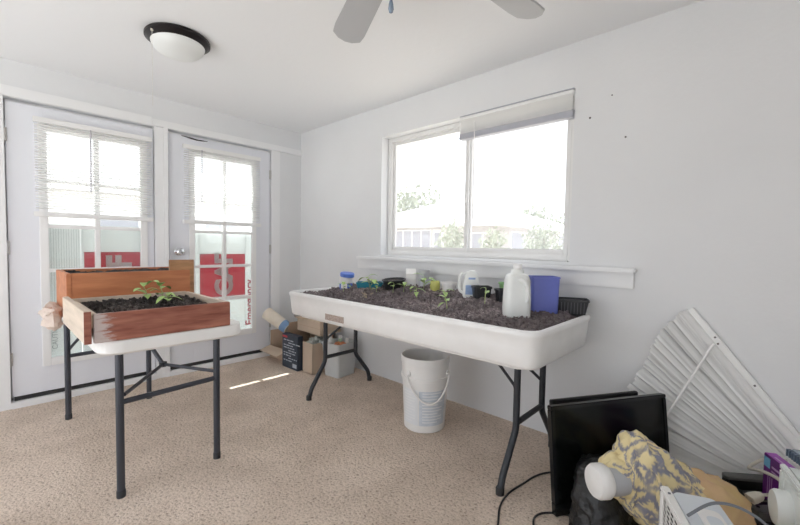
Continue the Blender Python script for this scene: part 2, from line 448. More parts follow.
# ------------------------------------------------------------------ signs leaning outside the doors
YA = V((0, 0, 1)); 
def let_in(block, letters):
    for o in (letters,):
        b = bmesh.new(); b.from_mesh(o.data); bmesh.ops.remove_doubles(b, verts=b.verts, dist=1e-5); bmesh.ops.recalc_face_normals(b, faces=b.faces); b.to_mesh(o.data); b.free()
    md = block.modifiers.new('cut', 'BOOLEAN'); md.operation = 'DIFFERENCE'; md.object = letters; md.solver = 'EXACT'
    bpy.context.view_layer.update()
    me = bpy.data.meshes.new_from_object(block.evaluated_get(bpy.context.evaluated_depsgraph_get()))
    block.modifiers.clear()
    if len(me.polygons) > 6: block.data = me
def up_text(x, y, z):              # lettering that reads upwards, facing +x
    return frame_mtx((x, y, z), (0, 0, 1), (0, -1, 0), (1, 0, 0))
RB = []
def board(label, y0, y1, z1, x=-.062, name='yard_sign', red=None):
    t = thing(name, label, 'sign', (x, (y0 + y1) / 2, .0), 'signs standing outside the doors')
    m = M()
    if red:
        a, b, c, d = red
        m.box((x, y0, 0), (x + .006, a, z1)).box((x, b, 0), (x + .006, y1, z1)).box((x, a, 0), (x + .006, b, c)).box((x, a, d), (x + .006, b, z1))
        RB.append(obj('red_block', M().box((x, a, c), (x + .006, b, d)), SIGNR, t, smooth=False))
    else: m.box((x, y0, .0), (x + .006, y1, z1))
    obj('panel', m, SIGNW, t, smooth=False)
    return t
s2 = board('white sign board with red block behind the right door glass', -1.18, -.597, 1.298, red=(-1.034, -.605, .650, 1.060))
let_in(RB[-1], text('lettering', 'CAF', .222, up_text(-.0590, -.740, .660), SIGNW, s2, .0045, .011))
s2b = board('narrow white sign with upright red lettering at right edge of right door glass', -.594, -.42, 1.298, -.062)
text('lettering', 'Emergency', .105, up_text(-.0550, -.528, .335), SIGNR2, s2b, .001, .0025)
s1 = board('white sign board with red block behind the left door glass', -1.890, -1.45, 1.285, red=(-1.872, -1.505, .50, 1.080))
let_in(RB[-1], text('lettering', 'CAF', .222, up_text(-.0590, -1.575, .640), SIGNW, s1, .0045, .011))
s1b = board('pale fluted sign board at left edge of left door glass', -2.13, -1.893, 1.285, -.066)
m = M()
for k in range(16): m.box((-.060, -2.12 + k * .0145, .62), (-.0593, -2.118 + k * .0145, 1.26))
obj('flute', m, SIGNT, s1b)
m = M().box((-.060, -2.10, .36), (-.0593, -2.075, .56)); obj('red_print', m, SIGNR2, s1b)
text('lettering', 'CAUTION', .045, up_text(-.0590, -2.035, .36), SIGNT, s1b)
text('lettering', 'NOTICE', .045, up_text(-.0590, -1.97, .36), SIGNT, s1b)

# ------------------------------------------------------------------ window
wf = M(); fy0, fy1 = .082, .138; fx0, fx1, fz0, fz1 = WX0, WX1, WZ0, WZ1
fw = .042
wf.box((fx0, fy0, fz0), (fx0 + fw, fy1, fz1)).box((fx1 - fw, fy0, fz0), (fx1, fy1, fz1)).box((fx0 + fw, fy0, fz0), (fx1 - fw, fy1, fz0 + .045)).box((fx0 + fw, fy0, fz1 - .035), (fx1 - fw, fy1, fz1))
win = struct('window_1', wf, VINYL, bev=.004)
def sash(name, x0, x1, y0, y1, s):
    m = M(); z0, z1 = fz0 + .045, fz1 - .035
    m.box((x0, y0, z0), (x0 + s, y1, z1)).box((x1 - s, y0, z0), (x1, y1, z1)).box((x0 + s, y0, z0), (x1 - s, y1, z0 + s)).box((x0 + s, y0, z1 - s), (x1 - s, y1, z1))
    q = obj(name, m, VINYL, win, bev=.003)
    ym = (y0 + y1) / 2
    obj('pane', M().box((x0 + s - .004, ym - .002, z0 + s - .004), (x1 - s + .004, ym + .002, z1 - s + .004)), GLASS, q, smooth=False)
sash('sash', fx0 + fw, 2.13, .108, .130, .028)
sash('sash', 2.085, fx1 - fw, .086, .106, .030)
obj('latch', M().box((2.092, .076, 1.50), (2.108, .087, 1.58)), VINYL, win, bev=.002)

wb = thing('window_blind', 'white blind pulled up in a stack over the right half of the window', 'blind', (2.5, -.01, 1.9))
bx0, bx1 = 2.10, 2.897
obj('headrail', M().box((bx0, -.016, 2.078), (bx1, .030, 2.102)), BLIND, wb, bev=.003)
for k in range(11):
    z = 2.070 - k * .0088
    def fn(u, v):
        return (bx0 + .004 + u * (bx1 - bx0 - .008), -.024 - (.010 if k % 3 == 1 else 0) + .022 * v, z + .0065 - .0095 * v + .0006 * ns(u * 6, k))
    obj('slat', M().grid(fn, 10, 3), BLIND, wb)
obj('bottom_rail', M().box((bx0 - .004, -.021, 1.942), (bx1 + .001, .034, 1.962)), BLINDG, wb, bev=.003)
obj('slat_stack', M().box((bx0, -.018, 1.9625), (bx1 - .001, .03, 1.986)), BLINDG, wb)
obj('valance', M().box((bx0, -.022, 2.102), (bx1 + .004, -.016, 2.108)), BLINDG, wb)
obj('wand', M().tube([(2.232, -.03, 2.05), (2.236, -.03, 1.345)], .004, 8), BLIND, wb)

# marks on the window wall
for (x, z, r, lab) in ((2.988, 1.919, .006, 'dark nail stub in wall right of the window'), (3.10, 2.02, .004, 'small nail hole in wall, highest of the marks right of the window'), (3.175, 1.778, .005, 'small grey dent in wall, lowest mark right of the window')):
    tag(obj('wall_nail', M().lathe([(r, 0), (r * .9, .004), (0, .006)], 10, along((x, 0, z), (0, -1, 0))), SPLASH), lab, 'nail', 'nail marks on the window wall')

# ------------------------------------------------------------------ ceiling light and fan
lc = V((1.165, -1.585, H))
cl = thing('ceiling_light', 'round flush ceiling light with dark bronze ring and frosted dome', 'light', lc)
obj('ring', M().lathe([(.115, 0), (.165, 0), (.172, -.008), (.172, -.022), (.160, -.030), (.150, -.040), (.142, -.042), (.142, -.03)], 48, Matrix.Translation(lc)), BRONZE, cl)
dome = [(.143 * math.cos(a), -.036 - .082 * math.sin(a)) for a in [PI / 2 * k / 10 for k in range(11)]]
obj('dome', M().lathe(dome, 48, Matrix.Translation(lc)), FROST, cl)
cpos = lc + V((.055, -.150, -.03))
pc = M().tube([cpos, cpos + V((0, 0, -.42))], .0012, 5)
for k in range(0, 42): 
    pc.lathe([(0, -.0022), (.0022, 0), (0, .0022)], 6, Matrix.Translation(cpos + V((0, 0, -.01 * k))))
obj('pull_chain', pc, WIREM, cl)
obj('chain_knob', M().lathe([(0, -.012), (.007, -.006), (.008, 0), (.006, .008), (0, .012)], 12, Matrix.Translation(cpos)), CORDW, cl)

fc = V((2.915, -1.515, H))
cf = thing('ceiling_fan', 'grey bladed ceiling fan at top of the photo with pull chain', 'fan', fc)
obj('motor_housing', M().lathe([(0, 0), (.075, 0), (.08, -.03), (.03, -.05), (.03, -.09), (.09, -.11), (.12, -.15), (.12, -.22), (.09, -.265), (.05, -.29), (0, -.295)], 32, Matrix.Translation(fc)), FANH, cf)
obj('light_globe', M().lathe([(.04, -.285), (.075, -.30), (.085, -.34), (.07, -.385), (.03, -.405), (0, -.408)], 24, Matrix.Translation(fc)), FROST, cf)
a1 = math.atan2(-1.205 + 1.503, 2.275 - 2.907)
for k in range(5):
    a = a1 - k * 2 * PI / 5
    rot = Matrix.Translation(fc + V((0, 0, -.235))) @ Matrix.Rotation(a, 4, 'Z') @ Matrix.Rotation(math.radians(11), 4, 'X') @ Matrix.Scale(1.06, 4, (1, 0, 0))
    pts = [(.17, -.052), (.60, -.070), (.655, -.066), (.685, -.035), (.695, 0), (.685, .035), (.655, .066), (.60, .070), (.17, .052)]
    b = obj('blade', M().prism(pts, -.004, .004, rot), FANB, cf, bev=.002)
    obj('blade_iron', M().prism([(.09, -.02), (.19, -.03), (.25, -.02), (.25, .02), (.19, .03), (.09, .02)], .004, .010, rot), FANH, b)
ch = V((2.868, -1.512, 0))
f = M().tube([(ch.x, ch.y, 2.08), (ch.x, ch.y, 1.945)], .0015, 6)
pcn = obj('pull_chain', f, WIREM, cf)
obj('fob', M().lathe([(0, -.036), (.006, -.032), (.009, -.022), (.0075, -.008), (.004, .006), (.002, .012)], 14, Matrix.Translation((ch.x, ch.y, 1.93))), BLUEG, pcn)

# ------------------------------------------------------------------ small folding table and its planters
def legset(parent, legs, r, material, name='leg'):
    for pth in legs: obj(name, M().tube(pth, r, 12), material, parent)

ft = thing('folding_table', 'small white folding table with straight grey legs under wooden planters', 'table', (1.05, -1.77, 0))
tx0, tx1, ty0, ty1, tz0, tz1 = .37, 1.735, -2.078, -1.442, .674, .740
lp = [rrect(tx0 + .012, ty0 + .012, tx1 - .012, ty1 - .012, .08, tz0), rrect(tx0, ty0, tx1, ty1, .09, tz0 + .010), rrect(tx0, ty0, tx1, ty1, .09, tz1 - .012), rrect(tx0 + .004, ty0 + .004, tx1 - .004, ty1 - .004, .086, tz1 - .003), rrect(tx0 + .014, ty0 + .014, tx1 - .014, ty1 - .014, .08, tz1)]
obj('tabletop', M().loops(lp), PLASTIC, ft)
LZ = tz0 + .004
for (x, y) in ((1.65, -1.992), (1.625, -1.555), (.47, -2.040), (.44, -1.575)):
    l = obj('leg', M().tube([(x, y, 0), (x, y, LZ)], .0165, 14), GREYM, ft)
    obj('foot_cap', M().lathe([(.0185, 0.0), (.0185, .03), (.0165, .034)], 14, Matrix.Translation((x, y, 0)), cap0=True), BLACKM, l)
obj('crossbar', M().tube([(1.65, -1.99, .438), (1.625, -1.555, .442)], .0125, 10), GREYM, ft)
obj('crossbar', M().tube([(.47, -2.04, .415), (.44, -1.575, .415)], .0125, 10), GREYM, ft)
hub = V((1.30, -1.72, .478))
def bar(a, b, wd=.009): return M().tube([a, b], wd, 8)
obj('brace', bar((1.65, -1.975, .470), hub), GREYM, ft)
obj('brace', bar((1.622, -1.567, .480), hub), GREYM, ft)
obj('brace', bar(hub, (1.12, -1.80, LZ), .011), GREYM, ft)
obj('brace', bar((.47, -2.03, .46), (.62, -1.9, LZ)), GREYM, ft)
obj('brace', bar((.44, -1.58, .46), (.62, -1.7, LZ)), GREYM, ft)
obj('hub', M().lathe([(0, -.012), (.02, -.012), (.02, .012), (0, .012)], 12, Matrix.Translation(hub)), BLACKM, ft)

def soil_patch(x0, x1, y0, y1, hf, nu, nv):
    return M().grid(lambda u, v: (x0 + u * (x1 - x0), y0 + v * (y1 - y0), hf(x0 + u * (x1 - x0), y0 + v * (y1 - y0))), nu, nv)
def rough(x, y, s, amp):
    return amp * (ns(x * s, y * s, 1.3) * .6 + ns(x * s * 2.7, y * s * 2.7, 4.1) * .4 + abs(ns(x * s * 6, y * s * 6, 8)) * .25)

fp = thing('wooden_planter', 'wooden planter box with red worn front board, nearest the camera on the small table', 'planter', (1.43, -1.83, tz1), 'wooden planters on the small table')
px0, px1, py0, py1, pz0, pz1 = 1.14, 1.735, -2.115, -1.528, tz1, .868
obj('front_board', M().box((px1 - .022, py0 + .022, pz0), (px1, py1, pz1 - .006)), WOODR, fp, bev=.002)
obj('end_board', M().box((px0 - .01, py0 - .012, pz0 + .002), (px1 + .008, py0 + .012, pz1 + .010)), WOODP, fp, bev=.002)
obj('end_board', M().box((px0, py1 - .022, pz0), (px1 - .022, py1, pz1 - .006)), WOODP, fp, bev=.002)
obj('rear_board', M().box((px0, py0 + .022, pz0), (px0 + .02, py1 - .022, pz1 - .002)), WOODP, fp, bev=.002)
obj('inner_ledge', M().box((px0 + .02, py0 + .0125, pz0 + .06), (px1 - .022, py0 + .045, pz1 - .014)), WOODP, fp, bev=.002)
e = px1 + .008
obj('end_grain', M().box((e - .001, py0 - .0121, pz0 + .002), (e + .001, py0 + .0125, pz1 + .008)), WOODR, fp)
hs = lambda x, y: .822 + .020 * sm((1.72 - x) / .3) + rough(x, y, 14, .028) - .02 * sm((abs(y + 1.82) - .22) / .06)
s = obj('soil', soil_patch(px0 + .021, px1 - .023, py0 + .046, py1 - .023, hs, 110, 100), SOILD)
tag(s, 'dark chunky soil in the front wooden planter', 'soil', kind='stuff')

rp = thing('wooden_planter', 'taller orange wooden planter box standing behind the red one on the small table', 'planter', (.85, -1.78, tz1), 'wooden planters on the small table')
qx0, qx1, qy0, qy1, qz0, qz1 = .66, 1.075, -2.105, -1.480, tz1, .992
obj('front_board', M().box((qx1 - .02, qy0 + .02, qz0), (qx1, qy1 - .02, qz1)), WOODO, rp, bev=.002)
obj('end_board', M().box((qx0, qy0, qz0), (qx1 + .004, qy0 + .02, qz1)), WOODO, rp, bev=.002)
obj('end_board', M().box((qx0 + .02, qy1 - .02, qz0), (qx1 - .037, qy1, qz1 + .0)), WOODO, rp, bev=.002)
obj('rear_board', M().box((qx0, qy0 + .02, qz0), (qx0 + .02, qy1 - .02, qz1)), WOODO, rp, bev=.002)
obj('plywood_back', M().box((qx1 - .036, -1.610, qz0), (qx1 - .021, qy1 + .012, 1.056)), PLYW, rp, bev=.001)
hs2 = lambda x, y: .975 + rough(x, y, 14, .03)
tag(obj('soil', soil_patch(qx0 + .021, qx1 - .037, qy0 + .021, qy1 - .021, hs2, 50, 70), SOILD), 'dark soil just below the rim of the taller orange planter', 'soil', kind='stuff')

# crumpled sack hanging over the table edge
def blob(c, r, amp, sc, seed, n=28, flat=None):
    m = M(); vs = []; fs = []
    for j in range(n + 1):
        th = PI * j / n
        for i in range(2 * n):
            ph = 2 * PI * i / (2 * n)
            d = V((math.sin(th) * math.cos(ph), math.sin(th) * math.sin(ph), math.cos(th)))
            k = 1 + amp * (ns(d.x * sc + seed, d.y * sc, d.z * sc) + .5 * ns(d.x * sc * 2.3, d.y * sc * 2.3 + seed, d.z * sc * 2.3))
            p = V((c[0] + d.x * r[0] * k, c[1] + d.y * r[1] * k, c[2] + d.z * r[2] * k))
            if flat is not None: p.z = max(p.z, flat)
            vs.append(tuple(p))
    W = 2 * n
    for j in range(n):
        for i in range(W):
            fs.append((j * W + i, (j + 1) * W + i, (j + 1) * W + (i + 1) % W, j * W + (i + 1) % W))
    return m.add(vs, fs)
def sackf(u, v):
    x = .62 + u * .46; t = v
    y = -2.10 - .085 * math.sin(t * PI * .9); z = .735 + .075 * (1 - t) - .07 * t
    n1 = .02 * ns(u * 5, v * 3, 2) + .012 * ns(u * 11, v * 6, 5)
    return (x, y - n1 * 1.2 - .02 * math.sin(u * PI), z + n1 - .02 * math.cos(u * 7))
sk = blob((.90, -2.148, .768), (.125, .052, .040), .40, 1.6, 2.0, n=9)
q = blob((.585, -2.045, .765), (.10, .055, .032), .40, 1.6, 4.0, n=8); q.v = [(min(x, .657), y, z) for x, y, z in q.v]; sk.add(q.v, q.f)
q = blob((.72, -2.128, .768), (.15, .040, .032), .35, 1.6, 8.0, n=8); sk.add(q.v, q.f)
q = blob((1.035, -2.160, .742), (.070, .040, .045), .40, 1.7, 6.0, n=8); sk.add(q.v, q.f)
sk.v = [(x, (min(y, -2.1062) if x > .658 else y) if x < 1.09 else min(y, -2.1282), max(z, .7405) if y > -2.08 else z) for x, y, z in sk.v]
tag(obj('cloth_sack', sk, SACK, ang=16), 'crumpled beige sack lying along the left edge of the small table', 'sack')

# ------------------------------------------------------------------ seedlings
def leaf_mesh(base, d, L, wd, droop):
    d = V(d).normalized(); side = d.cross(V((0, 0, 1)))
    side = side.normalized() if side.length > 1e-4 else V((1, 0, 0))
    m = M(); vs = []; fs = []
    for i in range(7):
        t = i / 6; wv = wd * math.sin(PI * min(1, t * .93 + .05)) ** .8
        c = V(base) + d * (L * t) + V((0, 0, -droop * t * t * L))
        vs += [tuple(c - side * wv + V((0, 0, .15 * wv))), tuple(c), tuple(c + side * wv + V((0, 0, .15 * wv)))]
    for i in range(6):
        a = i * 3
        fs += [(a, a + 1, a + 4, a + 3), (a + 1, a + 2, a + 5, a + 4)]
    return m.add(vs, fs)
def seedling(label, x, y, z, h, nl, L, group, seed, lean=(0, 0), wide=.42):
    rd = random.Random(seed)
    L *= 1.6; h *= 1.2; wide = wide * 1.1
    t = thing('seedling', label, 'seedling', (x, y, z), group)
    top = V((x + lean[0], y + lean[1], z + h))
    pts = curve_pts([(x, y, z - .02), (x + lean[0] * .3, y + lean[1] * .3, z + h * .5), top], 4)
    obj('stem', M().tube(pts, .0022, 6), STEM, t)
    a0 = rd.random() * 6
    for k in range(nl):
        a = a0 + k * 2.4; f = 1 - .17 * k
        b = V((x, y, z)).lerp(top, max(.35, f)); b = top if k == 0 else b
        obj('leaf', leaf_mesh(b, (math.cos(a), math.sin(a), .35 + .5 * rd.random()), L * (.75 + .4 * rd.random()), L * wide * .5, .35 + rd.random() * .4), LEAF, t)
    return t

# ------------------------------------------------------------------ long white tray table
tt = thing('tray_table', 'long white plastic tray table full of soil under the window', 'table', (2.08, -.42, 0))
X0, X1, Y0, Y1 = 1.035, 3.066, -.80, -.045
RZ = .802
lp = []
for ins, z, r in ((.040, .622, .05), (.030, .626, .06), (.020, .640, .07), (.012, .720, .075), (.008, .765, .08), (.001, .775, .085), (0, .788, .085), (.004, .798, .083), (.012, RZ, .078), (.026, RZ, .068), (.034, .797, .06), (.040, .78, .055), (.05, .69, .05)):
    lp.append(rrect(X0 + ins, Y0 + ins, X1 - ins, Y1 - ins, r, z, 8))
obj('tray', M().loops(lp), TRAYW, tt)
fl = [rrect(X0 + .10, Y0 + .07, X1 - .10, Y1 - .07, .04, z, 4) for z in (.606, .623)]
obj('under_frame', M().loops(fl), PLASTIC, tt)
st = obj('warning_sticker', M().box((1.545, -.7895, .648), (1.745, -.786, .690)), STICK, tt)
def bent_leg(x, pts): return [(x, y, z) for y, z in curve_pts_2(pts)]
def curve_pts_2(pts):
    out = []
    for i, (y, z) in enumerate(pts):
        if 0 < i < len(pts) - 1:
            p = V((y, z)); a = (V(pts[i - 1]) - p).normalized(); b = (V(pts[i + 1]) - p).normalized()
            s = .03
            for t in (0, .25, .5, .75, 1):
                q = (p + a * s) * (1 - t) ** 2 + p * 2 * t * (1 - t) + (p + b * s) * t * t
                out.append((q.x, q.y))
        else: out.append((y, z))
    return out
for x in (1.30, 2.885):
    sgn = 1 if x < 2 else -1
    for pts in ([(-.605, .61), (-.605, .265), (-.735, .07), (-.752, 0)], [(-.300, .61), (-.300, .265), (-.155, .085), (-.138, 0)]):
        l = obj('leg', M().tube(bent_leg(x, pts), .0165, 12), BLACKM, tt)
        y, z = pts[-1]
        obj('foot_cap', M().lathe([(.020, 0), (.020, .03), (.017, .036)], 14, Matrix.Translation((x, y, 0)), cap0=True), RUBBER, l)
    obj('crossbar', M().tube([(x, -.605, .295), (x, -.300, .295)], .0145, 10), BLACKM, tt)
    for y in (-.605, -.300):
        obj('brace', M().tube([(x, y, .43), (x + sgn * .03, y + (.03 if y < -.5 else -.03), .47), (x + sgn * .17, y + (.06 if y < -.5 else -.06), .585), (x + sgn * .2, y + (.06 if y < -.5 else -.06), .61)], .008, 8), BLACKM, tt)

def hbase(x, y):
    a = .785 + .075 * sm((y + .68) / .5)
    r = sm((2.95 - x) / .35); l = sm((x - 1.1) / .3)
    return .78 + (a - .78) * (.3 + .7 * r) * (.25 + .75 * l)
def hsoil(x, y):
    e = min(x - (X0 + .042), (X1 - .042) - x, y - (Y0 + .042), (Y1 - .042) - y)
    return hbase(x, y) + rough(x, y, 13, .030) - .03 * sm(1 - e / .05) + .0
tag(obj('soil', soil_patch(X0 + .043, X1 - .043, Y0 + .043, Y1 - .043, hsoil, 380, 150), SOIL), 'brown potting soil heaped in the long white tray table', 'soil', kind='stuff')
# woody crumbs on the soil, nobody could count them
rd = random.Random(3); cm = M()
for k in range(2600):
    x = rd.uniform(X0 + .06, X1 - .06); y = rd.uniform(Y0 + .06, Y1 - .06); z = hsoil(x, y)
    s_ = rd.uniform(.003, .009); rot = Matrix.Translation((x, y, z + s_ * .3)) @ Euler((rd.random() * 6, rd.random() * 6, rd.random() * 6)).to_matrix().to_4x4()
    cm.box((-s_, -s_ * .6, -s_ * .45), (s_, s_ * .6, s_ * .45), rot)
tag(obj('soil_crumbs', cm, SOIL, smooth=False), 'loose crumbs of bark scattered over the soil in the long tray', 'soil crumbs', kind='stuff')
cm = M()
for k in range(500):
    x = rd.uniform(px0 + .05, px1 - .05); y = rd.uniform(py0 + .07, py1 - .05); z = hs(x, y)
    s_ = rd.uniform(.004, .012); rot = Matrix.Translation((x, y, z + s_ * .3)) @ Euler((rd.random() * 6, rd.random() * 6, rd.random() * 6)).to_matrix().to_4x4()
    cm.box((-s_, -s_ * .6, -s_ * .4), (s_, s_ * .6, s_ * .4), rot)
tag(obj('soil_crumbs', cm, SOILD, smooth=False), 'dark bark crumbs over the soil in the front wooden planter', 'soil crumbs', kind='stuff')

G = 'seedlings in the long tray'
for i, (x, y, h, nl, L, ln, lab) in enumerate((
    (1.42, -.53, .055, 4, .045, (.0, .01), 'leafy seedling farthest left in the long tray, in front of the blue-lidded tub'),
    (1.55, -.38, .075, 4, .06, (-.02, 0), 'taller pale seedling growing beside the teal tray'),
    (1.60, -.42, .06, 4, .055, (.02, .01), 'bushy bright seedling in front of the teal tray'),
    (1.69, -.44, .035, 3, .035, (0, 0), 'low seedling in front of the round black pot'),
    (1.80, -.38, .06, 3, .045, (0, .01), 'thin seedling standing before the rim of the round black pot'),
    (1.885, -.36, .04, 3, .045, (.01, 0), 'small spreading seedling below the white carton'),
    (2.104, -.467, .06, 4, .042, (-.01, 0), 'upright seedling in the middle of the long tray, in front of the grey cup'),
    (1.98, -.25, .075, 5, .06, (.01, 0), 'leafy seedling next to the yellow-green cup'),
    (2.245, -.354, .035, 4, .045, (0, 0), 'low leafy seedling in front of the white round pot'),
    (2.424, -.571, .055, 4, .042, (-.015, 0), 'seedling nearest the front edge of the long tray, left of the white jug'),
    (2.569, -.40, .075, 3, .035, (.0, .01), 'thin stalked seedling in front of the black square pots'))):
    seedling(lab, x, y, hsoil(x, y), h, nl, L, G, 20 + i, ln)
seedling('tall green seedling in the front wooden planter', 1.335, -1.725, hs(1.335, -1.725), .080, 6, .055, 'seedlings in the front wooden planter', 5, (.0, -.02))
seedling('small drooping seedling at the front of the front wooden planter', 1.44, -1.735, hs(1.44, -1.735), .035, 5, .05, 'seedlings in the front wooden planter', 9, (.01, 0))
seedling('short seedling at the back of the front wooden planter', 1.30, -1.79, hs(1.30, -1.79), .062, 5, .05, 'seedlings in the front wooden planter', 12, (0, -.02))
# dry stalks
for i, (x, y) in enumerate(((1.72, -.56), (1.66, -.50))):
    z = hsoil(x, y); m = M()
    r2 = random.Random(i)
    for k in range(6):
        a = r2.random() * 6; m.tube([(x, y, z), (x + .045 * math.cos(a), y + .045 * math.sin(a), z + .018 + .01 * r2.random())], .0015, 5)
    tag(obj('dry_stalk', m, DRYST), ['withered pale stalks lying on the soil nearest the front rim', 'withered pale stalks on the soil just behind the other stalks'][i], 'dry plant', 'withered stalks in the long tray')

# ------------------------------------------------------------------ containers standing in the soil
def T(x, y, z, a=0): return Matrix.Translation((x, y, z)) @ Matrix.Rotation(a, 4, 'Z')
# tub with blue lid
x, y = 1.290, -.400; z = hbase(x, y) - .02
t = thing('plastic_tub', 'white tub with blue lid at the left end of the long tray', 'tub', (x, y, z))
obj('body', M().lathe([(0, 0), (.050, 0), (.052, .004), (.052, .122), (.0, .122)], 32, T(x, y, z)), PLASTIC, t)
obj('label', M().lathe([(.0526, .012), (.0526, .062)], 32, T(x, y, z)), BLUEL, t)
obj('label_panel', M().box((-.03, -.0535, .02), (.02, -.0528, .06), T(x, y, z, .7)), PLASTIC, t)
obj('lid', M().lathe([(.0565, .115), (.0575, .120), (.0575, .142), (.053, .147), (0, .147)], 32, T(x, y, z) @ Matrix.Rotation(.12, 4, 'Y')), BLUEL, t)
# teal tray
x, y = 1.505, -.335; z = hbase(x, y)
t = thing('seed_tray', 'low teal seed tray filled with soil beside the blue-lidded tub', 'tray', (x, y, z))
mt = T(x, y, z - .008, .72)
obj('body', M().loops([rrect(-.095, -.05, .095, .05, .02, 0), rrect(-.105, -.06, .105, .06, .02, .045), rrect(-.100, -.055, .100, .055, .02, .045), rrect(-.095, -.05, .095, .05, .02, .02)], mtx=mt), TEAL, t)
tag(obj('soil', M().grid(lambda u, v: tuple(mt @ V((-.095 + .19 * u, -.05 + .10 * v, .037 + rough(u * .2, v * .1, 30, .012)))), 24, 14), SOILD), 'dark soil in the low teal seed tray', 'soil', kind='stuff')
# round black pot
x, y = 1.715, -.275; z = hbase(x, y)
t = thing('plant_pot', 'wide round black pot of soil behind the seedlings', 'pot', (x, y, z), 'pots in the long tray')
mt = T(x, y, z - .02) @ Matrix.Rotation(.10, 4, 'X')
obj('body', M().lathe([(0, 0), (.07, 0), (.086, .075), (.092, .076), (.092, .082), (.084, .082), (.078, .06)], 36, mt), BLACKP, t)
tag(obj('soil', M().lathe([(.0, .075), (.03, .076), (.06, .072), (.083, .066)], 30, mt), SOILD), 'dark soil in the wide round black pot', 'soil', kind='stuff')
# white carton and grey cup behind
x, y = 1.775, -.155; z = hbase(x, y) - .01
t = thing('milk_carton', 'small white carton standing by the wall behind the seedlings', 'carton', (x, y, z))
obj('body', M().box((-.038, -.038, 0), (.038, .038, .105), T(x, y, z, .7)), PLASTIC, t, bev=.003)
obj('gable', M().add([(-.038, -.038, .105), (.038, -.038, .105), (.038, .038, .105), (-.038, .038, .105), (-.038, 0, .145), (.038, 0, .145)], [(0, 1, 5, 4), (2, 3, 4, 5), (1, 2, 5), (3, 0, 4), (3, 2, 1, 0)], T(x, y, z, .7)), PLASTIC, t, bev=.002)
x, y = 1.872, -.125; z = hbase(x, y)
tag(obj('plastic_cup', M().lathe([(0, 0), (.036, 0), (.046, .125), (.048, .128), (.044, .128), (.036, .01)], 28, T(x, y, z)), mat('cup_grey', (.62, .63, .66), .4)), 'grey white cup next to the small white carton', 'cup')
# yellow-green cup and white pot
x, y = 2.055, -.215; z = hbase(x, y) - .01
tag(obj('plastic_cup', M().lathe([(0, 0), (.030, 0), (.036, .03), (.034, .062), (.028, .075), (.026, .075), (.03, .05)], 24, T(x, y, z)), YELG), 'yellow-green cup beside the white round pot', 'cup')
x, y = 2.15, -.18; z = hbase(x, y) - .01
t = thing('plant_pot', 'white round pot of soil between yellow-green cup and blue-labelled pitcher', 'pot', (x, y, z), 'pots in the long tray')
obj('body', M().lathe([(0, 0), (.042, 0), (.050, .055), (.056, .056), (.056, .070), (.048, .070), (.045, .05)], 30, T(x, y, z)), PLASTIC, t)
tag(obj('soil', M().lathe([(0, .064), (.03, .063), (.0475, .058)], 24, T(x, y, z)), SOILD), 'dark soil in the white round pot', 'soil', kind='stuff')
# pitcher with blue label
x, y = 2.365, -.27; z = hbase(x, y) - .012
t = thing('detergent_jug', 'white jug with pale blue label and loop handle behind the soil mound', 'jug', (x, y, z))
A = .75
mt = T(x, y, z, A)
prof = [(-.032, .064, 0.0), (-.032, .064, .06), (-.028, .063, .11), (-.016, .058, .150), (-.006, .050, .166)]
lp = [rrect(a + 0, -.032 * (1 - max(0, h - .1) * 3), b, .032 * (1 - max(0, h - .1) * 3), .012, h, 5) for a, b, h in prof]
obj('body', M().loops(lp, mtx=mt), JUGW, t)
obj('spout', M().lathe([(.020, .160), (.020, .172), (.016, .175), (0, .175)], 20, mt @ Matrix.Translation((.024, 0, 0))), JUGW, t)
hp = [mt @ V(p) for p in curve_pts([(-.005, 0, .150), (-.035, 0, .155), (-.052, 0, .13), (-.054, 0, .08), (-.050, 0, .045), (-.028, 0, .03)], 5)]
obj('handle', M().tube(hp, .011, 10), JUGW, t)
obj('label', M().box((-.020, -.0332, .022), (.050, -.0322, .082), mt), LABELB, t)
obj('label_mark', M().box((-.002, -.032, .118), (.042, -.0295, .130), mt @ Matrix.Rotation(.0, 4, 'X')), LABELB, t)
# black square pots
def square_pot(label, x, y, z, a, w0, d0, h, material, soil=True, slab=None):
    t = thing('plant_pot', label, 'pot', (x, y, z), 'pots in the long tray')
    mt = T(x, y, z, a); k = .84
    l = [rrect(-w0 * k, -d0 * k, w0 * k, d0 * k, .01, 0, 3), rrect(-w0, -d0, w0, d0, .012, h - .012, 3), rrect(-w0 - .004, -d0 - .004, w0 + .004, d0 + .004, .012, h - .012, 3), rrect(-w0 - .004, -d0 - .004, w0 + .004, d0 + .004, .012, h, 3), rrect(-w0 + .002, -d0 + .002, w0 - .002, d0 - .002, .012, h, 3), rrect(-w0 * .88, -d0 * .88, w0 * .88, d0 * .88, .01, h * .3, 3)]
    obj('body', M().loops(l, mtx=mt), material, t)
    if soil:
        tag(obj('soil', M().grid(lambda u, v: tuple(mt @ V(((2 * u - 1) * w0 * .95, (2 * v - 1) * d0 * .95, h * .86 + rough(u * .2, v * .1, 30, .01)))), 16, 12), SOILD), slab, 'soil', kind='stuff')
    return t
square_pot('black square pot right of the blue-labelled jug', 2.475, -.285, hbase(2.475, -.285) - .012, .82, .053, .045, .085, BLACKP, True, 'dark soil in the black square pot right of the blue-labelled jug')
square_pot('black square pot half hidden behind the large white jug', 2.635, -.285, hbase(2.635, -.285) - .012, .82, .05, .045, .082, BLACKP, True, 'dark soil in the black square pot half hidden by the large white jug')
square_pot('small green pot behind the black square pots', 2.575, -.155, hbase(2.575, -.155), .8, .038, .038, .088, GREENP, True, 'dark soil in the small green pot')
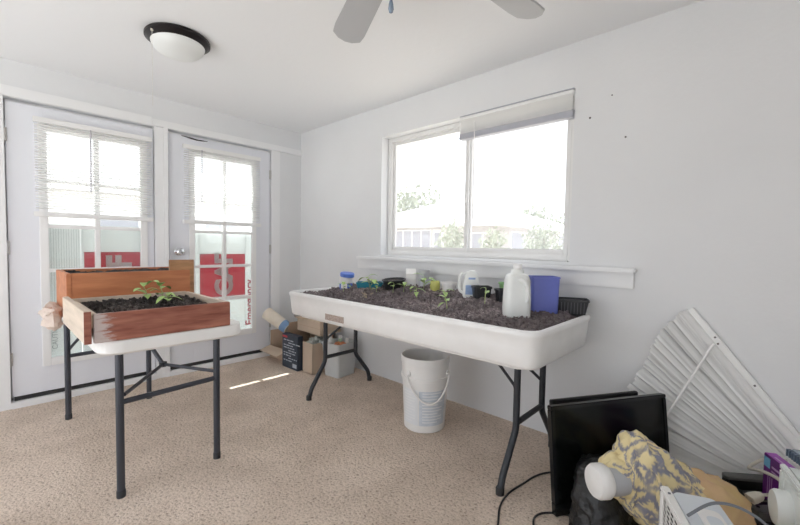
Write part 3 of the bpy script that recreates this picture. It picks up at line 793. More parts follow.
# large white jug
x, y = 2.785, -.435; z = hbase(x, y) - .012
t = thing('milk_jug', 'large white plastic jug with white cap, foremost in the soil', 'jug', (x, y, z))
A = math.atan2(.683, .730)
mt = T(x, y, z, A)
lp = []
for hh, a, b, r in ((0, .062, .046, .03), (.006, .068, .052, .034), (.05, .070, .053, .034), (.10, .069, .053, .034), (.155, .067, .051, .034), (.200, .064, .048, .034), (.222, .058, .044, .034), (.231, .049, .040, .03), (.234, .036, .033, .028), (.238, .034, .032, .028), (.258, .033, .030, .028)):
    lp.append(rrect(-a, -b, a, b, min(r, a, b) * .98, hh, 7))
obj('body', M().loops(lp, mtx=mt), JUGW, t, ang=24)
obj('cap', M().lathe([(.022, .257), (.0235, .259), (.0235, .282), (.021, .286), (0, .286)], 24, mt), KITW, t)
hp = [mt @ V(p) for p in curve_pts([(-.006, -.040, .205), (.016, -.052, .200), (.036, -.056, .17), (.042, -.058, .12), (.038, -.050, .085)], 6)]
obj('handle', M().tube(hp, [.010] * 4 + [.012] * (len(hp) - 8) + [.010] * 4, 10), JUGW, t)
# blue bucket, oblong
x, y = 2.842, -.235; z = hbase(x, y) - .012
t = thing('storage_bin', 'blue plastic bin standing behind the large white jug', 'bin', (x, y, z))
mt = T(x, y, z, .72)
l = [rrect(-.072, -.055, .072, .055, .014, 0, 4), rrect(-.076, -.060, .076, .060, .014, .194, 4), rrect(-.079, -.063, .079, .063, .014, .195, 4), rrect(-.079, -.063, .079, .063, .014, .204, 4), rrect(-.074, -.058, .074, .058, .014, .204, 4), rrect(-.070, -.052, .070, .052, .014, .01, 4)]
obj('body', M().loops(l, mtx=mt), BLUEP, t)
# black oblong pot on the corner of the tray
t = square_pot('black oblong pot perched at the right end of the tray beside the blue bin', 2.962, -.140, .800, .45, .090, .055, .085, BLACKP, True, 'dark soil in the black oblong pot at the right end')
ribs = M(); mt = T(2.962, -.140, .800, .45)
for k in range(9):
    u = -.066 + k * .0165
    ribs.add([(u - .002, -.0475, .006), (u + .002, -.0475, .006), (u + .002, -.0563, .070), (u - .002, -.0563, .070)], [(0, 1, 2, 3)], mt)
obj('rib', ribs, mat('pot_rib', (.10, .10, .11), .4), t)

# ------------------------------------------------------------------ bucket under the tray
bc = V((2.170, -.448, 0))
t = thing('bucket', 'tall white plastic bucket with wire handle on carpet under the tray', 'bucket', bc)
obj('body', M().lathe([(0, .0), (.126, 0), (.132, .006), (.148, .325), (.156, .327), (.156, .343), (.150, .347), (.152, .425), (.159, .427), (.159, .462), (.154, .468), (.148, .462), (.128, .012), (0, .01)], 48, Matrix.Translation(bc)), BUCKW, t)
# torn strip and printed label
dv = V((3.755 - bc.x, -2.40 - bc.y, 0)).normalized(); a_c = math.atan2(dv.y, dv.x)
def arc_panel(a0, a1, z0, z1, dr=.0012):
    rr = lambda zz: .132 + (.148 - .132) * (zz - .006) / .294 + dr
    return M().grid(lambda u, v: (bc.x + rr(z0 + (z1 - z0) * v) * math.cos(a0 + (a1 - a0) * u), bc.y + rr(z0 + (z1 - z0) * v) * math.sin(a0 + (a1 - a0) * u), z0 + (z1 - z0) * v), 24, 3)
obj('label', arc_panel(a_c - .25, a_c + 1.05, .05, .27), LABELP, t)
obj('label', arc_panel(a_c - 1.15, a_c - .30, .05, .275), mat('label_white', (.74, .76, .78), .5), t)
m = M()
for k in range(11):
    z = .07 + k * .0185
    for a0, a1 in ((a_c - 1.05, a_c - .45), (a_c - .1, a_c + .85)):
        q = arc_panel(a0, a1 - (.25 if k % 3 == 0 else 0) * (a1 - a0), z, z + .006, .002); m.add(q.v, q.f)
obj('label_print', m, mat('print_white', (.80, .81, .82), .5), t)
hpts = []
for k in range(21):
    u = k / 20; a = a_c - .75 + u * 1.9
    hpts.append((bc.x + .166 * math.cos(a), bc.y + .166 * math.sin(a), .365 - .165 * math.sin(u * PI) ** .8 * (1 if True else 0) + .02 * u * 0))
obj('handle', M().tube(hpts, .0055, 8), BUCKW, t)
for a in (a_c - .75, a_c + 1.15):
    obj('handle_ear', M().lathe([(.02, 0), (.02, .008), (.012, .014), (0, .015)], 14, along(bc + V((.150 * math.cos(a), .150 * math.sin(a), .37)), (math.cos(a), math.sin(a), 0))), BUCKW, t)

# ------------------------------------------------------------------ clutter in the corner
def open_box(parent, x0, y0, x1, y1, z0, z1, material, th=.004, rot=0.0):
    c = ((x0 + x1) / 2, (y0 + y1) / 2); mt = T(c[0], c[1], 0, rot); a = (x1 - x0) / 2; b = (y1 - y0) / 2
    m = M().box((-a, -b, z0), (a, b, z0 + th), mt).box((-a, -b, z0), (a, -b + th, z1), mt).box((-a, b - th, z0), (a, b, z1), mt).box((-a, -b, z0), (-a + th, b, z1), mt).box((a - th, -b, z0), (a, b, z1), mt)
    return obj('carton', m, material, parent), mt, a, b
# open cardboard box in the corner
t = thing('cardboard_box', 'open cardboard box in the corner beside the right door', 'box', (.2, -.2, 0), 'cardboard boxes in the corner')
mt = T(.2, -.22, 0); a, b = .165, .16
m = M().box((-a, -b, 0), (a, b, .004), mt).box((-a, -b, .004), (a, -b + .004, .115), mt).box((-a, b - .004, .004), (a, b, .27), mt).box((-a, -b + .004, .004), (-a + .004, b - .004, .27), mt).box((a - .004, -b + .004, .004), (a, b - .004, .27), mt)
obj('carton', m, CARD, t)
mf = mt @ Matrix.Translation((0, -b, .117)) @ Matrix.Rotation(math.radians(198), 4, 'X')
obj('flap', M().box((-a, 0, -.002), (a, .12, .002), mf), CARD2, t)
obj('flap', M().box((-.003, -b, 0), (.003, b, .14), mt @ Matrix.Translation((a, 0, .27)) @ Matrix.Rotation(.3, 4, 'Y')), CARD, t)
tag(obj('plastic_bag', blob((.24, -.20, .19), (.09, .10, .09), .35, 2.2, 3.1), mat('bag_white', (.75, .76, .78), .4)), 'white plastic bag stuffed in the open cardboard box', 'bag')
# cream roll pointing out of it
A_, B_ = V((.115, -.46, .470)), V((.36, -.36, .330))
d = (B_ - A_)
t = thing('paper_roll', 'cream paper roll sticking out over the open box towards the door', 'roll', (A_ + B_) / 2)
obj('tube', M().lathe([(.058, 0), (.063, .004), (.056, d.length), (.0, d.length)], 24, along(A_, d)), PAPER, t)
obj('core', M().lathe([(.060, .012), (.0, .012)], 20, along(A_, d)), mat('roll_core', (.50, .42, .32), .8), t)
obj('band', M().lathe([(.0595, d.length - .075), (.0575, d.length - .005)], 24, along(A_, d)), BLUEL if False else mat('band_blue', (.16, .27, .45), .5), t)
# crumpled paper above
tag(obj('crumpled_paper', blob((.30, -.16, .46), (.10, .07, .07), .5, 2.6, 6.0), mat('newsprint', (.50, .48, .45), .8, var=.4, vscale=25)), 'crumpled grey newspaper in the corner behind the cream roll', 'paper')
# navy product box
t = thing('product_box', 'dark navy printed box standing in front of the open cardboard box', 'box', (.52, -.41, 0))
nm = T(.545, -.430, 0, 0.02)
obj('carton', M().box((-.128, -.030, 0), (.128, .030, .318), nm), NAVY, t, bev=.003)
m = M(); r3 = random.Random(5)
for k in range(9):
    z = .26 - k * .024; x0 = -.10 + .08 * (k % 3 == 1); 
    for j in range(3 + k % 2):
        x1 = x0 + r3.uniform(.02, .055); m.box((x0, -.0314, z), (min(x1, .118), -.0302, z + .009), nm); x0 = x1 + .012
obj('print', m, PRINTW, t)
obj('logo', M().box((-.12, -.0314, .285), (-.04, -.0302, .303), nm), REDP, t)
obj('print_panel', M().box((.05, -.0314, .022), (.115, -.0302, .058), nm), PRINTW, t)
# tall cardboard box
t = thing('cardboard_box', 'tall narrow cardboard box standing between the navy box and the grey bin', 'box', (.77, -.3, 0), 'cardboard boxes in the corner')
open_box(t, .685, -.41, .845, -.21, 0, .275, CARD2)
tag(obj('crumpled_paper', blob((.765, -.31, .262), (.072, .09, .045), .45, 2.4, 9.0), mat('rag_green', (.42, .45, .42), .8, var=.5, vscale=18)), 'grey green crumpled wrapping in top of the tall cardboard box', 'paper')
# cardboard box lying on top
t = thing('cardboard_box', 'closed cardboard box lying on top of the others under the tray', 'box', (.63, -.14, .33), 'cardboard boxes in the corner')
obj('carton', M().box((.42, -.30, .325), (.80, -.06, .455)), CARD2, t, bev=.003)
obj('tape', M().box((.42, -.3012, .383), (.80, -.3005, .388)), CARD, t)
obj('flap', M().box((.44, -.34, .4555), (.56, -.10, .459)), CARD, t)
obj('carton_support', M().box((.47, -.19, 0), (.66, -.04, .325)), CARD, thing('cardboard_box', 'brown cardboard box carrying the closed box, mostly hidden behind the navy box', 'box', (.56, -.12, 0), 'cardboard boxes in the corner'))
# grey bin
t = thing('waste_bin', 'light grey square bin full of bottles under the tray', 'bin', (.99, -.21, 0))
mt = T(.985, -.215, 0, .12)
l = [rrect(-.088, -.105, .088, .105, .02, 0, 4), rrect(-.108, -.125, .108, .125, .022, .285, 4), rrect(-.113, -.130, .113, .130, .022, .286, 4), rrect(-.113, -.130, .113, .130, .022, .300, 4), rrect(-.105, -.122, .105, .122, .022, .300, 4), rrect(-.086, -.10, .086, .10, .02, .01, 4)]
obj('body', M().loops(l, mtx=mt), GREYBIN, t)
for i, (dx, dy, r, z0, hh, c, lab) in enumerate(((-.05, -.05, .035, .13, .21, (.72, .73, .72), 'white bottle standing at the left in the grey bin'), (-.045, .05, .036, .12, .19, (.30, .42, .30), 'green bottle at the back of the grey bin'), (.04, .03, .036, .13, .18, (.80, .78, .74), 'cream bottle at the middle of the grey bin'))):
    q = mt @ V((dx, dy, 0)); tl = (.12 * (i - 1))
    tb = thing('plastic_bottle', lab, 'bottle', (q.x, q.y, z0), 'bottles in the grey bin')
    mm = Matrix.Translation((q.x, q.y, z0)) @ Matrix.Rotation(tl, 4, 'Y')
    obj('body', M().lathe([(0, 0), (r, 0), (r, hh * .7), (r * .5, hh * .85), (r * .4, hh)], 20, mm), mat('bottle_%d' % i, c, .4), tb)
    obj('cap', M().lathe([(r * .45, hh), (r * .45, hh + .02), (0, hh + .021)], 16, mm), PLASTIC, tb)
for i, (dx, dy) in enumerate(((.035, -.06), (.07, -.035))):
    q = mt @ V((dx, dy, .285))
    tag(obj('fruit_peel', blob((q.x, q.y, q.z), (.035, .03, .022), .3, 2, i + 1.0, n=12), mat('orange_peel_%d' % i, (.62, .22, .09), .6)), ['orange scrap on top of the grey bin, nearer the camera', 'orange scrap on top of the grey bin, nearer its right rim'][i], 'scrap', 'orange scraps in the grey bin')

# ------------------------------------------------------------------ television and second monitor
th, ph = 1.022, .125
rv = V((math.cos(th), math.sin(th), 0)); nv = V((-math.sin(th), math.cos(th), 0))
uv = V((0, 0, 1)) * math.cos(ph) + nv * math.sin(ph); fv = -(nv * math.cos(ph) - V((0, 0, 1)) * math.sin(ph))   # fv: out of the screen
TB = V((3.142, -.730, .004))
tm = frame_mtx(TB, rv, uv, fv)
t = thing('television', 'black flat television leaning against the wall beside the yellow cloth', 'television', TB)
W, Ht = .65, .467
m = M().box((0, 0, -.03), (W, .052, 0), tm).box((0, Ht - .018, -.03), (W, Ht, 0), tm).box((0, .052, -.03), (.020, Ht - .018, 0), tm).box((W - .022, .052, -.03), (W, Ht - .018, 0), tm)
obj('bezel', m, TVB, t, bev=.003)
obj('screen', M().box((.019, .051, -.012), (W - .021, Ht - .017, -.004), tm), SCREEN, t)
obj('back_cover', M().loops([[tm @ V(p) for p in rrect(.004, .004, W - .004, Ht - .004, .01, -.03, 3)], [tm @ V(p) for p in rrect(.05, .05, W - .05, Ht - .06, .03, -.060, 3)]]), TVB, t)
mm_ = frame_mtx(TB + rv * .055 + nv * .080 + V((0, 0, .0)), rv, uv, fv)
t2 = thing('monitor', 'thin black monitor leaning behind the television, only its top edge showing', 'monitor', TB + nv * .1)
obj('case', M().box((0, 0, -.012), (.50, .462, .012), mm_), PRINTB, t2, bev=.004)
obj('screen', M().box((.015, .02, .012), (.485, .447, .0135), mm_), SCREEN, t2)

# ------------------------------------------------------------------ fallen venetian blind fanned against the wall
fb = thing('venetian_blind', 'white venetian blind fanned out against the wall behind the television', 'blind', (3.6, -.05, 0))
tips = [(3.485, .872), (3.46, .845), (3.42, .80), (3.38, .75), (3.362, .69), (3.345, .615), (3.305, .53), (3.262, .440), (3.235, .35), (3.20, .26), (3.17, .17), (3.16, .10), (3.17, .05)]
N = 44
def tip(u):
    k = u * (len(tips) - 1); i = min(int(k), len(tips) - 2); f = k - i
    return V((tips[i][0] * (1 - f) + tips[i + 1][0] * f, 0, tips[i][1] * (1 - f) + tips[i + 1][1] * f))
for i in range(N):
    u = min(1, max(0, (i + 1.1 * ns(i * 1.7, 9.1)) / (N - 1))); tp = tip(u); tp = tp + V((-.006 + .022 * ns(i * 2.3, 4), 0, 0))
    rt = V((4.03 - .12 * u ** .7, 0, .185 - .11 * u))
    dd = (rt - tp); L = dd.length; dd.normalize(); pr = V((dd.z, 0, -dd.x))
    if pr.z > 0: pr = -pr
    tilt = -.95 + .45 * ns(i * .9, 2.2) ; wd = .030
    yb = -.034 - .018 * u - .008 * ns(i * .7, 0)
    def fn(a, b):
        c = (b - .5) * wd * (1 - .5 * sm((a - .75) / .25))
        p = tp + dd * (L * a) + pr * (c * math.cos(tilt)) + V((0, 0, -.012 * math.sin(a * PI)))
        return (p.x, min(-.006, yb + c * math.sin(tilt) - .004 * (1 - (2 * b - 1) ** 2) - .012 * math.sin(PI * a)), max(.004, p.z))
    obj('slat', M().grid(fn, 14, 3), BLIND, fb)
hd = V((4.02, 0, .203)) - V((3.497, 0, .879)); hl = hd.length; hd.normalize(); hpn = V((-hd.z, 0, hd.x))
hm = frame_mtx((3.497, -.006, .879), hd, (0, -1, 0), hpn)
obj('headrail', M().box((0, 0, -.014), (hl, .022, .014), hm), BLIND, fb, bev=.003)
for k, s_ in ((.155, .004), (.185, -.004), (.40, .002)):
    obj('cord_hole', M().box((k, .0215, s_ - .004), (k + .008, .0228, s_ + .004), hm), SPLASH, fb)
obj('wand', M().tube([(3.597, -.075, .735), (3.43, -.125, .345)], .0055, 8), BLIND, fb)

# ------------------------------------------------------------------ black bag, yellow towel with white cuff
def bagf(n=40):
    m = M(); vs = []; fs = []; K = 48
    for j in range(n + 1):
        f = j / n; z = .29 * f
        cx = 3.345 - .075 * f; cy = -.715 + .055 * f
        R = .162 * (1 - .55 * f ** 1.3) * (1 if f > .06 else .86 + 2.3 * f)
        if f > .93: R *= max(.05, 1 - (f - .93) / .075)
        for i in range(K):
            a = 2 * PI * i / K
            k = 1 + .16 * ns(math.cos(a) * 2, math.sin(a) * 2, f * 4) + .12 * ns(math.cos(a) * 5, math.sin(a) * 5, f * 9 + 3) + .05 * ns(math.cos(a) * 11, math.sin(a) * 11, f * 22)
            vs.append((cx + R * k * math.cos(a) * .85, cy + R * k * math.sin(a) * 1.0, z + .004))
    for j in range(n):
        for i in range(K): fs.append((j * K + i, j * K + (i + 1) % K, (j + 1) * K + (i + 1) % K, (j + 1) * K + i))
    fs.append(tuple(range(K))[::-1]); fs.append(tuple(n * K + i for i in range(K)))
    return m.add(vs, fs)
tag(obj('plastic_bag', bagf(), BAGB, ang=60), 'black plastic bag standing in front of the television', 'bag')

RT = V((.7299, .6834, 0)).normalized(); FW = V((-.683, .730, 0)).normalized()
def loft(st, fold, seed, nu=110, nk=96):
    P = [V(s[0]) for s in st]; rz = [s[1] for s in st]; rd_ = [s[2] for s in st]
    n = len(st) - 1; rings = []; uvw = []
    def cr(a, t):
        i = min(int(t), n - 1); f = t - i
        g = lambda k: a[max(0, min(n, k))]
        p0, p1, p2, p3 = g(i - 1), g(i), g(i + 1), g(i + 2)
        return .5 * ((2 * p1) + (p2 - p0) * f + (2 * p0 - 5 * p1 + 4 * p2 - p3) * f * f + (3 * p1 - p0 - 3 * p2 + p3) * f ** 3)
    for j in range(nu + 1):
        t = n * j / nu; c = cr(P, t); a1 = max(.004, cr(rz, t)); a2 = max(.004, cr(rd_, t)); l = []
        for k in range(nk):
            a = 2 * PI * k / nk; ca, sa = math.cos(a), math.sin(a)
            q = 1 + fold * (ns(ca * 1.5 + seed, sa * 1.5, t * 1.1) + .5 * ns(ca * 3.6, sa * 3.6 + seed, t * 2.4) + .22 * ns(ca * 8, sa * 8, t * 5 + seed))
            p = c + V((0, 0, 1)) * (a1 * q * math.copysign(abs(sa) ** .85, sa)) - FW * (a2 * q * math.copysign(abs(ca) ** .85, ca)) + RT * (.014 * ns(ca * 3, sa * 3, t * 2 + 4))
            p.z = max(p.z, .012); l.append(tuple(p))
        rings.append(l)
    return rings
tw = thing('beach_towel', 'bundled yellow cloth printed with grey palm trees beside the television', 'cloth', (3.50, -.62, 0))
st = [((3.335, -.800, .300), .050, .040), ((3.358, -.772, .305), .076, .055), ((3.382, -.747, .302), .090, .070), ((3.400, -.730, .312), .140, .085), ((3.440, -.693, .290), .172, .095), ((3.500, -.640, .240), .165, .10), ((3.560, -.575, .205), .140, .10), ((3.605, -.525, .19), .10, .08), ((3.625, -.505, .185), .03, .03)]
rings = loft(st, .13, 1.7, 190, 150)
mm = M().loops(rings)
po = obj('printed_side', mm, TOWP, tw, ang=80)
# palm print: fronds radiating from crowns, painted on as an attribute of the cloth
crowns = [(.27, .10, .085), (.48, .19, .10), (.70, .10, .10), (.62, .95, .11), (.45, .00, .085), (.84, .20, .09), (.36, .86, .10), (.85, .90, .08), (.50, .45, .08), (.75, .42, .08), (.25, .35, .09), (.60, .70, .1)]
def frond(u, v):
    best = 0.0
    for (cu, cv, R) in crowns:
        dx = (u - cu) * .40; dy = ((v - cv + .5) % 1 - .5) * .80
        r = math.hypot(dx, dy)
        if r > R: continue
        a = math.atan2(dy, dx) + cu * 9 + r * 9
        arm = abs(((a / (2 * PI) * 6) % 1) - .5) * 2          # 0 on the rib of a frond
        rr = r / R
        w_ = (.86 - .58 * rr) * (.74 + .26 * math.sin(r * 560 + arm * 9))
        best = max(best, sm((w_ - arm) / .16))
    return best
nu, nk = 190, 150
at = po.data.attributes.new('print', 'FLOAT', 'POINT')
nvert = len(po.data.vertices)
vals = [0.0] * nvert
for j in range(nu + 1):
    for k in range(nk):
        i = j * nk + k
        if i < nvert: vals[i] = frond(j / nu, k / nk)
at.data.foreach_set('value', vals)
st = [((3.56, -.60, .20), .09, .06), ((3.60, -.55, .205), .115, .09), ((3.655, -.490, .175), .118, .10), ((3.70, -.430, .145), .110, .095), ((3.728, -.400, .105), .090, .06), ((3.745, -.388, .07), .06, .035), ((3.752, -.384, .06), .02, .015)]
obj('plain_side', M().loops(loft(st, .12, 5.2, 60, 64)), TOWY, tw, ang=80)
ax = (-RT * .95 - FW * .12 + V((0, 0, .02))).normalized(); c0 = V((3.352, -.822, .298))
t = thing('padded_cuff', 'white padded cylinder end poking out of the palm print cloth', 'roll', c0)
obj('rim', M().lathe([(.050, .000), (.056, -.004), (.062, .006), (.062, .036), (.055, .048), (.036, .053), (0, .054)], 36, along(c0, ax)), TOWW, t)
obj('core', M().lathe([(.0, -.07), (.052, -.07), (.053, .0), (.050, .03)], 30, along(c0, ax)), CUFFG, t)

# ------------------------------------------------------------------ white box heater with grille (foreground)
E1 = V((.402, -.916, 0)).normalized(); E2 = V((.916, .402, 0)).normalized(); Pc = V((3.540, -.866, 0))
hm = frame_mtx(Pc, E1, E2, (0, 0, 1))
t = thing('heater', 'white portable heater with perforated grille and grey top, at bottom edge of photo', 'heater', Pc)
Lh, Wh, Hh = .30, .145, .380
lpz = [[hm @ V(p) for p in rrect(.012, .014, Lh - .012, Wh, .02, z, 4)] for z in (.004, Hh - .012)] + [[hm @ V(p) for p in rrect(.02, .02, Lh - .02, Wh - .010, .02, Hh, 4)]]
obj('housing', M().loops(lpz), HEATG, t)
obj('face_rim', M().box((0, -.010, 0), (Lh, .016, .020), hm).box((0, -.010, Hh - .012), (Lh, .016, Hh + .004), hm).box((0, -.010, .02), (.016, .016, Hh - .012), hm).box((Lh - .016, -.010, .02), (Lh, .016, Hh - .012), hm), PLASTIC, t, bev=.004)
g = M()
k = .016
while k < Lh - .016:
    g.box((k, -.0045, .02), (k + .008, -.003, Hh - .012), hm); k += .034
k = .030
while k < Hh - .02:
    g.box((.016, -.005, k), (Lh - .016, -.0035, k + .005), hm); k += .0155
obj('grille', g, PLASTIC, t)
obj('grille_backing', M().box((.014, .006, .01), (Lh - .014, .0135, Hh - .014), hm), mat('grille_dark', (.07, .07, .07), .7), t)
lt = obj('latch_plate', M().loops([[hm @ V(p) for p in rrect(.10, .055, .235, .115, .02, z, 5)] for z in (Hh, Hh + .008)]), PLASTIC, t, bev=.002)
obj('latch_recess', M().loops([[hm @ V(p) for p in rrect(.135, .068, .215, .105, .016, z, 5)] for z in (Hh + .0075, Hh + .0088)]), HEATG, lt)
obj('screw', M().lathe([(.005, 0), (.004, .0025), (0, .003)], 10, Matrix.Translation(hm @ V((.045, .004, Hh + .004)))), CORDG, t)
pts = curve_pts([hm @ V((.155, .02, Hh + .008)), hm @ V((.115, .10, Hh + .040)), hm @ V((.125, .18, Hh + .035)), hm @ V((.16, .24, Hh - .02)), hm @ V((.20, .27, .20)), hm @ V((.20, .27, .01))], 8)
tag(obj('power_cord', M().tube(pts, .0042, 8), CORDG), 'grey cord looping over the top of the white heater', 'cord')

# ------------------------------------------------------------------ black printer, purple box, white appliance
pm = T(3.83, -.225, 0, .62)
t = thing('printer', 'black printer on the carpet behind the plain yellow end of the cloth', 'printer', (3.755, -.235, 0))
m = M().box((-.13, -.095, 0), (.15, .12, .125), pm)
obj('body', m, PRINTB, t, bev=.008)
obj('rear_lip', M().loops([[pm @ V(p) for p in rrect(-.135, .080, .155, .122, .018, z, 5)] for z in (.186, .197)] + [[pm @ V(p) for p in rrect(-.130, .085, .15, .117, .014, .201, 5)]]), PRINTG, t)
obj('bay', M().box((-.130, .088, .125), (.15, .118, .186), pm).box((-.12, .0, .125), (.14, .079, .150), pm).box((-.130, .0, .125), (-.122, .080, .185), pm), PRINTB, t, bev=.003)
fpn = obj('front_panel', M().loops([[pm @ V(p) for p in rrect(-.125, -.092, .145, -.002, .015, z, 5)] for z in (.125, .162)]), PRINTG, t, bev=.003)
arc = [pm @ V((-.060 + .05 * math.cos(a), -.062 + .03 * math.sin(a), .164)) for a in [PI * k / 12 for k in range(13)]]
obj('slot', M().tube(arc, .006, 8), PRINTB, fpn)
obj('screw', M().lathe([(.012, 0), (.010, .004), (.004, .006), (0, .006)], 16, pm @ Matrix.Translation((.015, -.055, .162))), CHROME, fpn)

G1 = V((.48, -.877, 0)).normalized(); G2 = V((.877, .48, 0)).normalized(); Pp = V((3.786, -.215, .1515))
pb = frame_mtx(Pp, G1, G2, (0, 0, 1))
t = thing('product_box', 'purple cardboard box with cyan label standing on the black printer', 'box', Pp)
obj('carton', M().box((0, 0, 0), (.165, .042, .190), pb), PURPLE, t, bev=.002)
obj('top_panel', M().box((.002, .002, .190), (.163, .040, .1908), pb), PURPL2, t)
obj('label', M().box((.004, -.0008, .140), (.040, -.0002, .180), pb), CYANL, t)
m = M()
for k in range(3): m.box((.03 + k * .012, -.0008, .03), (.033 + k * .012, -.0002, .11), pb)
m.box((.05, -.0008, .150), (.15, -.0002, .158), pb).box((.05, -.0008, .134), (.12, -.0002, .139), pb).box((.04, .012, .1905), (.15, .018, .1914), pb)
obj('print', m, mat('print_lilac', (.55, .35, .60), .5), t)

cm_ = frame_mtx(V((3.842, -.318, .389)), G1, G2, (0, 0, 1))
t = thing('plastic_case', 'blue-grey ribbed plastic case lying on top of the white knob heater', 'case', (3.842, -.318, .389))
obj('shell', M().box((0, .008, .001), (.15, .11, .027), cm_), BLUEG, t, bev=.004)
m = M()
for k in range(11): m.box((.004 + k * .0132, .0, .002), (.010 + k * .0132, .014, .029), cm_)
obj('rib', m, mat('case_rib', (.12, .16, .22), .3), t)
obj('top_cover', M().box((.006, .018, .027), (.144, .104, .031), cm_), mat('case_top', (.36, .42, .48), .2), t, bev=.001)

F1 = V((.232, -.973, 0)).normalized(); F2 = V((.973, .232, 0)).normalized(); Qc = V((3.832, -.400, 0))
am = frame_mtx(Qc, F1, F2, (0, 0, 1))
t = thing('fan_heater', 'white upright heater with big round knob, cut off by right edge of photo', 'heater', Qc)
La, Wa, Ha = .27, .13, .388
obj('housing', M().box((0, .006, .002), (La, Wa, Ha - .004), am), HEATW, t, bev=.012, seg=3)
obj('face_frame', M().box((0, -.006, 0), (La, .012, .02), am).box((0, -.006, Ha - .02), (La, .012, Ha), am).box((0, -.006, .02), (.02, .012, Ha - .02), am).box((La - .02, -.006, .02), (La, .012, Ha - .02), am), HEATW, t, bev=.004)
obj('face_panel', M().add([(.030, -.004, .05), (La - .03, -.004, .05), (La - .03, -.004, Ha - .03), (.05, -.004, Ha - .03), (.030, .007, .05), (La - .03, .007, .05), (La - .03, .007, Ha - .03), (.05, .007, Ha - .03)], [(0, 1, 2, 3), (4, 5, 6, 7), (0, 1, 5, 4), (1, 2, 6, 5), (2, 3, 7, 6), (3, 0, 4, 7)], am), HEATW, t, bev=.002)
obj('knob', M().lathe([(.060, 0), (.062, .006), (.060, .036), (.054, .044), (.030, .046), (0, .046)], 40, along(am @ V((.105, -.002, .270)), -F2)), HEATW, t)
# ivory power cord with plug
t = thing('power_cord', 'ivory power cord with two-pin plug hanging in front of the black printer', 'cord', (3.79, -.39, .23))
pts = curve_pts([(3.846, -.374, .300), (3.823, -.325, .295), (3.792, -.268, .280), (3.765, -.215, .258), (3.742, -.165, .235), (3.755, -.135, .245), (3.79, -.10, .265), (3.86, -.08, .28)], 8)
obj('cable', M().tube(pts, .0065, 8), CORDW, t)
pts = curve_pts([(3.846, -.374, .285), (3.838, -.372, .268), (3.815, -.376, .250), (3.785, -.385, .238)], 8)
obj('cable', M().tube(pts, .0060, 8), CORDW, t)
pd = V((-.6, -.62, -.25)).normalized(); pp = V((3.785, -.385, .238))
pmx = along(pp, pd) @ Matrix.Scale(1.3, 4)
pl = obj('plug', M().loops([rrect(-.007, -.007, .007, .007, .004, 0, 3), rrect(-.013, -.009, .013, .009, .005, .010, 3), rrect(-.016, -.010, .016, .010, .005, .030, 3), rrect(-.015, -.010, .015, .010, .005, .040, 3)], mtx=pmx), CORDW, t)
for sx in (-.008, .008): obj('prong', M().box((sx - .0009, -.003, .040), (sx + .0009, .003, .056), pmx), CHROME, pl)

# ------------------------------------------------------------------ cables on the carpet
pts = curve_pts([(3.03, -1.05, .004), (2.975, -.93, .004), (2.93, -.83, .004), (2.915, -.72, .004), (2.93, -.60, .004), (2.945, -.50, .004), (2.98, -.42, .004), (3.05, -.36, .004), (3.12, -.36, .004)], 8)
tag(obj('cable', M().tube(pts, .0045, 8), RUBBER), 'thin black cable curving over the carpet by the right tray leg', 'cable', 'black cables on the carpet')
pts = curve_pts([(3.18, -.98, .004), (3.10, -.86, .004), (3.075, -.79, .004), (3.10, -.73, .004), (3.17, -.68, .004), (3.20, -.67, .004)], 8)
tag(obj('cable', M().tube(pts, .0045, 8), RUBBER), 'short black cable loop at the lower left corner of the television', 'cable', 'black cables on the carpet')

# ------------------------------------------------------------------ outdoors
struct('bounce_slab', M().box((-.2, -14, -.2), (16, YB - .145, -.02)).box((XN + .145, YB - .145, -.2), (16, 3, -.02)), BOUNCEC)  # unseen slab, added pale to bounce daylight up onto the ceiling
struct('ground', M().box((-60, -40, -.5), (40, 70, -.2)), GROUND)
struct('patio_slab', M().box((-5, -6, -.2), (-.14, 3, -.12)), PATIO)
hx0, hx1, hy0, hy1, ez = -14.5, -4.18, 11.76, 23.0, 2.18
t = thing('neighbour_house', 'pale bungalow with low hip roof seen through the window', 'house', (-9, 17, -.2))
o_ = .55
obj('walls', M().box((hx0 + o_, hy0 + o_, -.2), (hx1 - o_, hy1 - o_, ez)), STUCCO, t)
cx, cy0, cy1, rz = (hx0 + hx1) / 2, (hy0 + 5.2), (hy1 - 5.2), 4.05
rm = M().add([(hx0, hy0, ez), (hx1, hy0, ez), (hx1, hy1, ez), (hx0, hy1, ez), (cx, cy0, rz), (cx, cy1, rz), (hx0, hy0, ez - .12), (hx1, hy0, ez - .12), (hx1, hy1, ez - .12), (hx0, hy1, ez - .12)],
             [(0, 1, 4), (1, 2, 5, 4), (2, 3, 5), (3, 0, 4, 5), (0, 6, 7, 1), (1, 7, 8, 2), (2, 8, 9, 3), (3, 9, 6, 0), (6, 9, 8, 7)])
obj('roof', rm, ROOFM, t, smooth=False)
wy = hy0 + o_
for k in range(5):
    x0 = -10.95 + k * .60
    w_ = obj('window', M().box((x0, wy - .05, .75), (x0 + .58, wy + .02, 1.95)), KITW, t)
    obj('screen', M().box((x0 + .04, wy - .07, .8), (x0 + .54, wy - .045, 1.90)), SCRN, w_)
w_ = obj('porch_door', M().box((-7.85, wy - .05, -.1), (-7.22, wy + .02, 1.95)), KITW, t); obj('pane', M().box((-7.74, wy - .07, .9), (-7.33, wy - .045, 1.8)), SCRN, w_)
w_ = obj('window', M().box((-5.7, wy - .05, .9), (-5.1, wy + .02, 1.8)), KITW, t); obj('pane', M().box((-5.64, wy - .07, .96), (-5.16, wy - .045, 1.74)), SCRN, w_)
wx = hx1 - o_
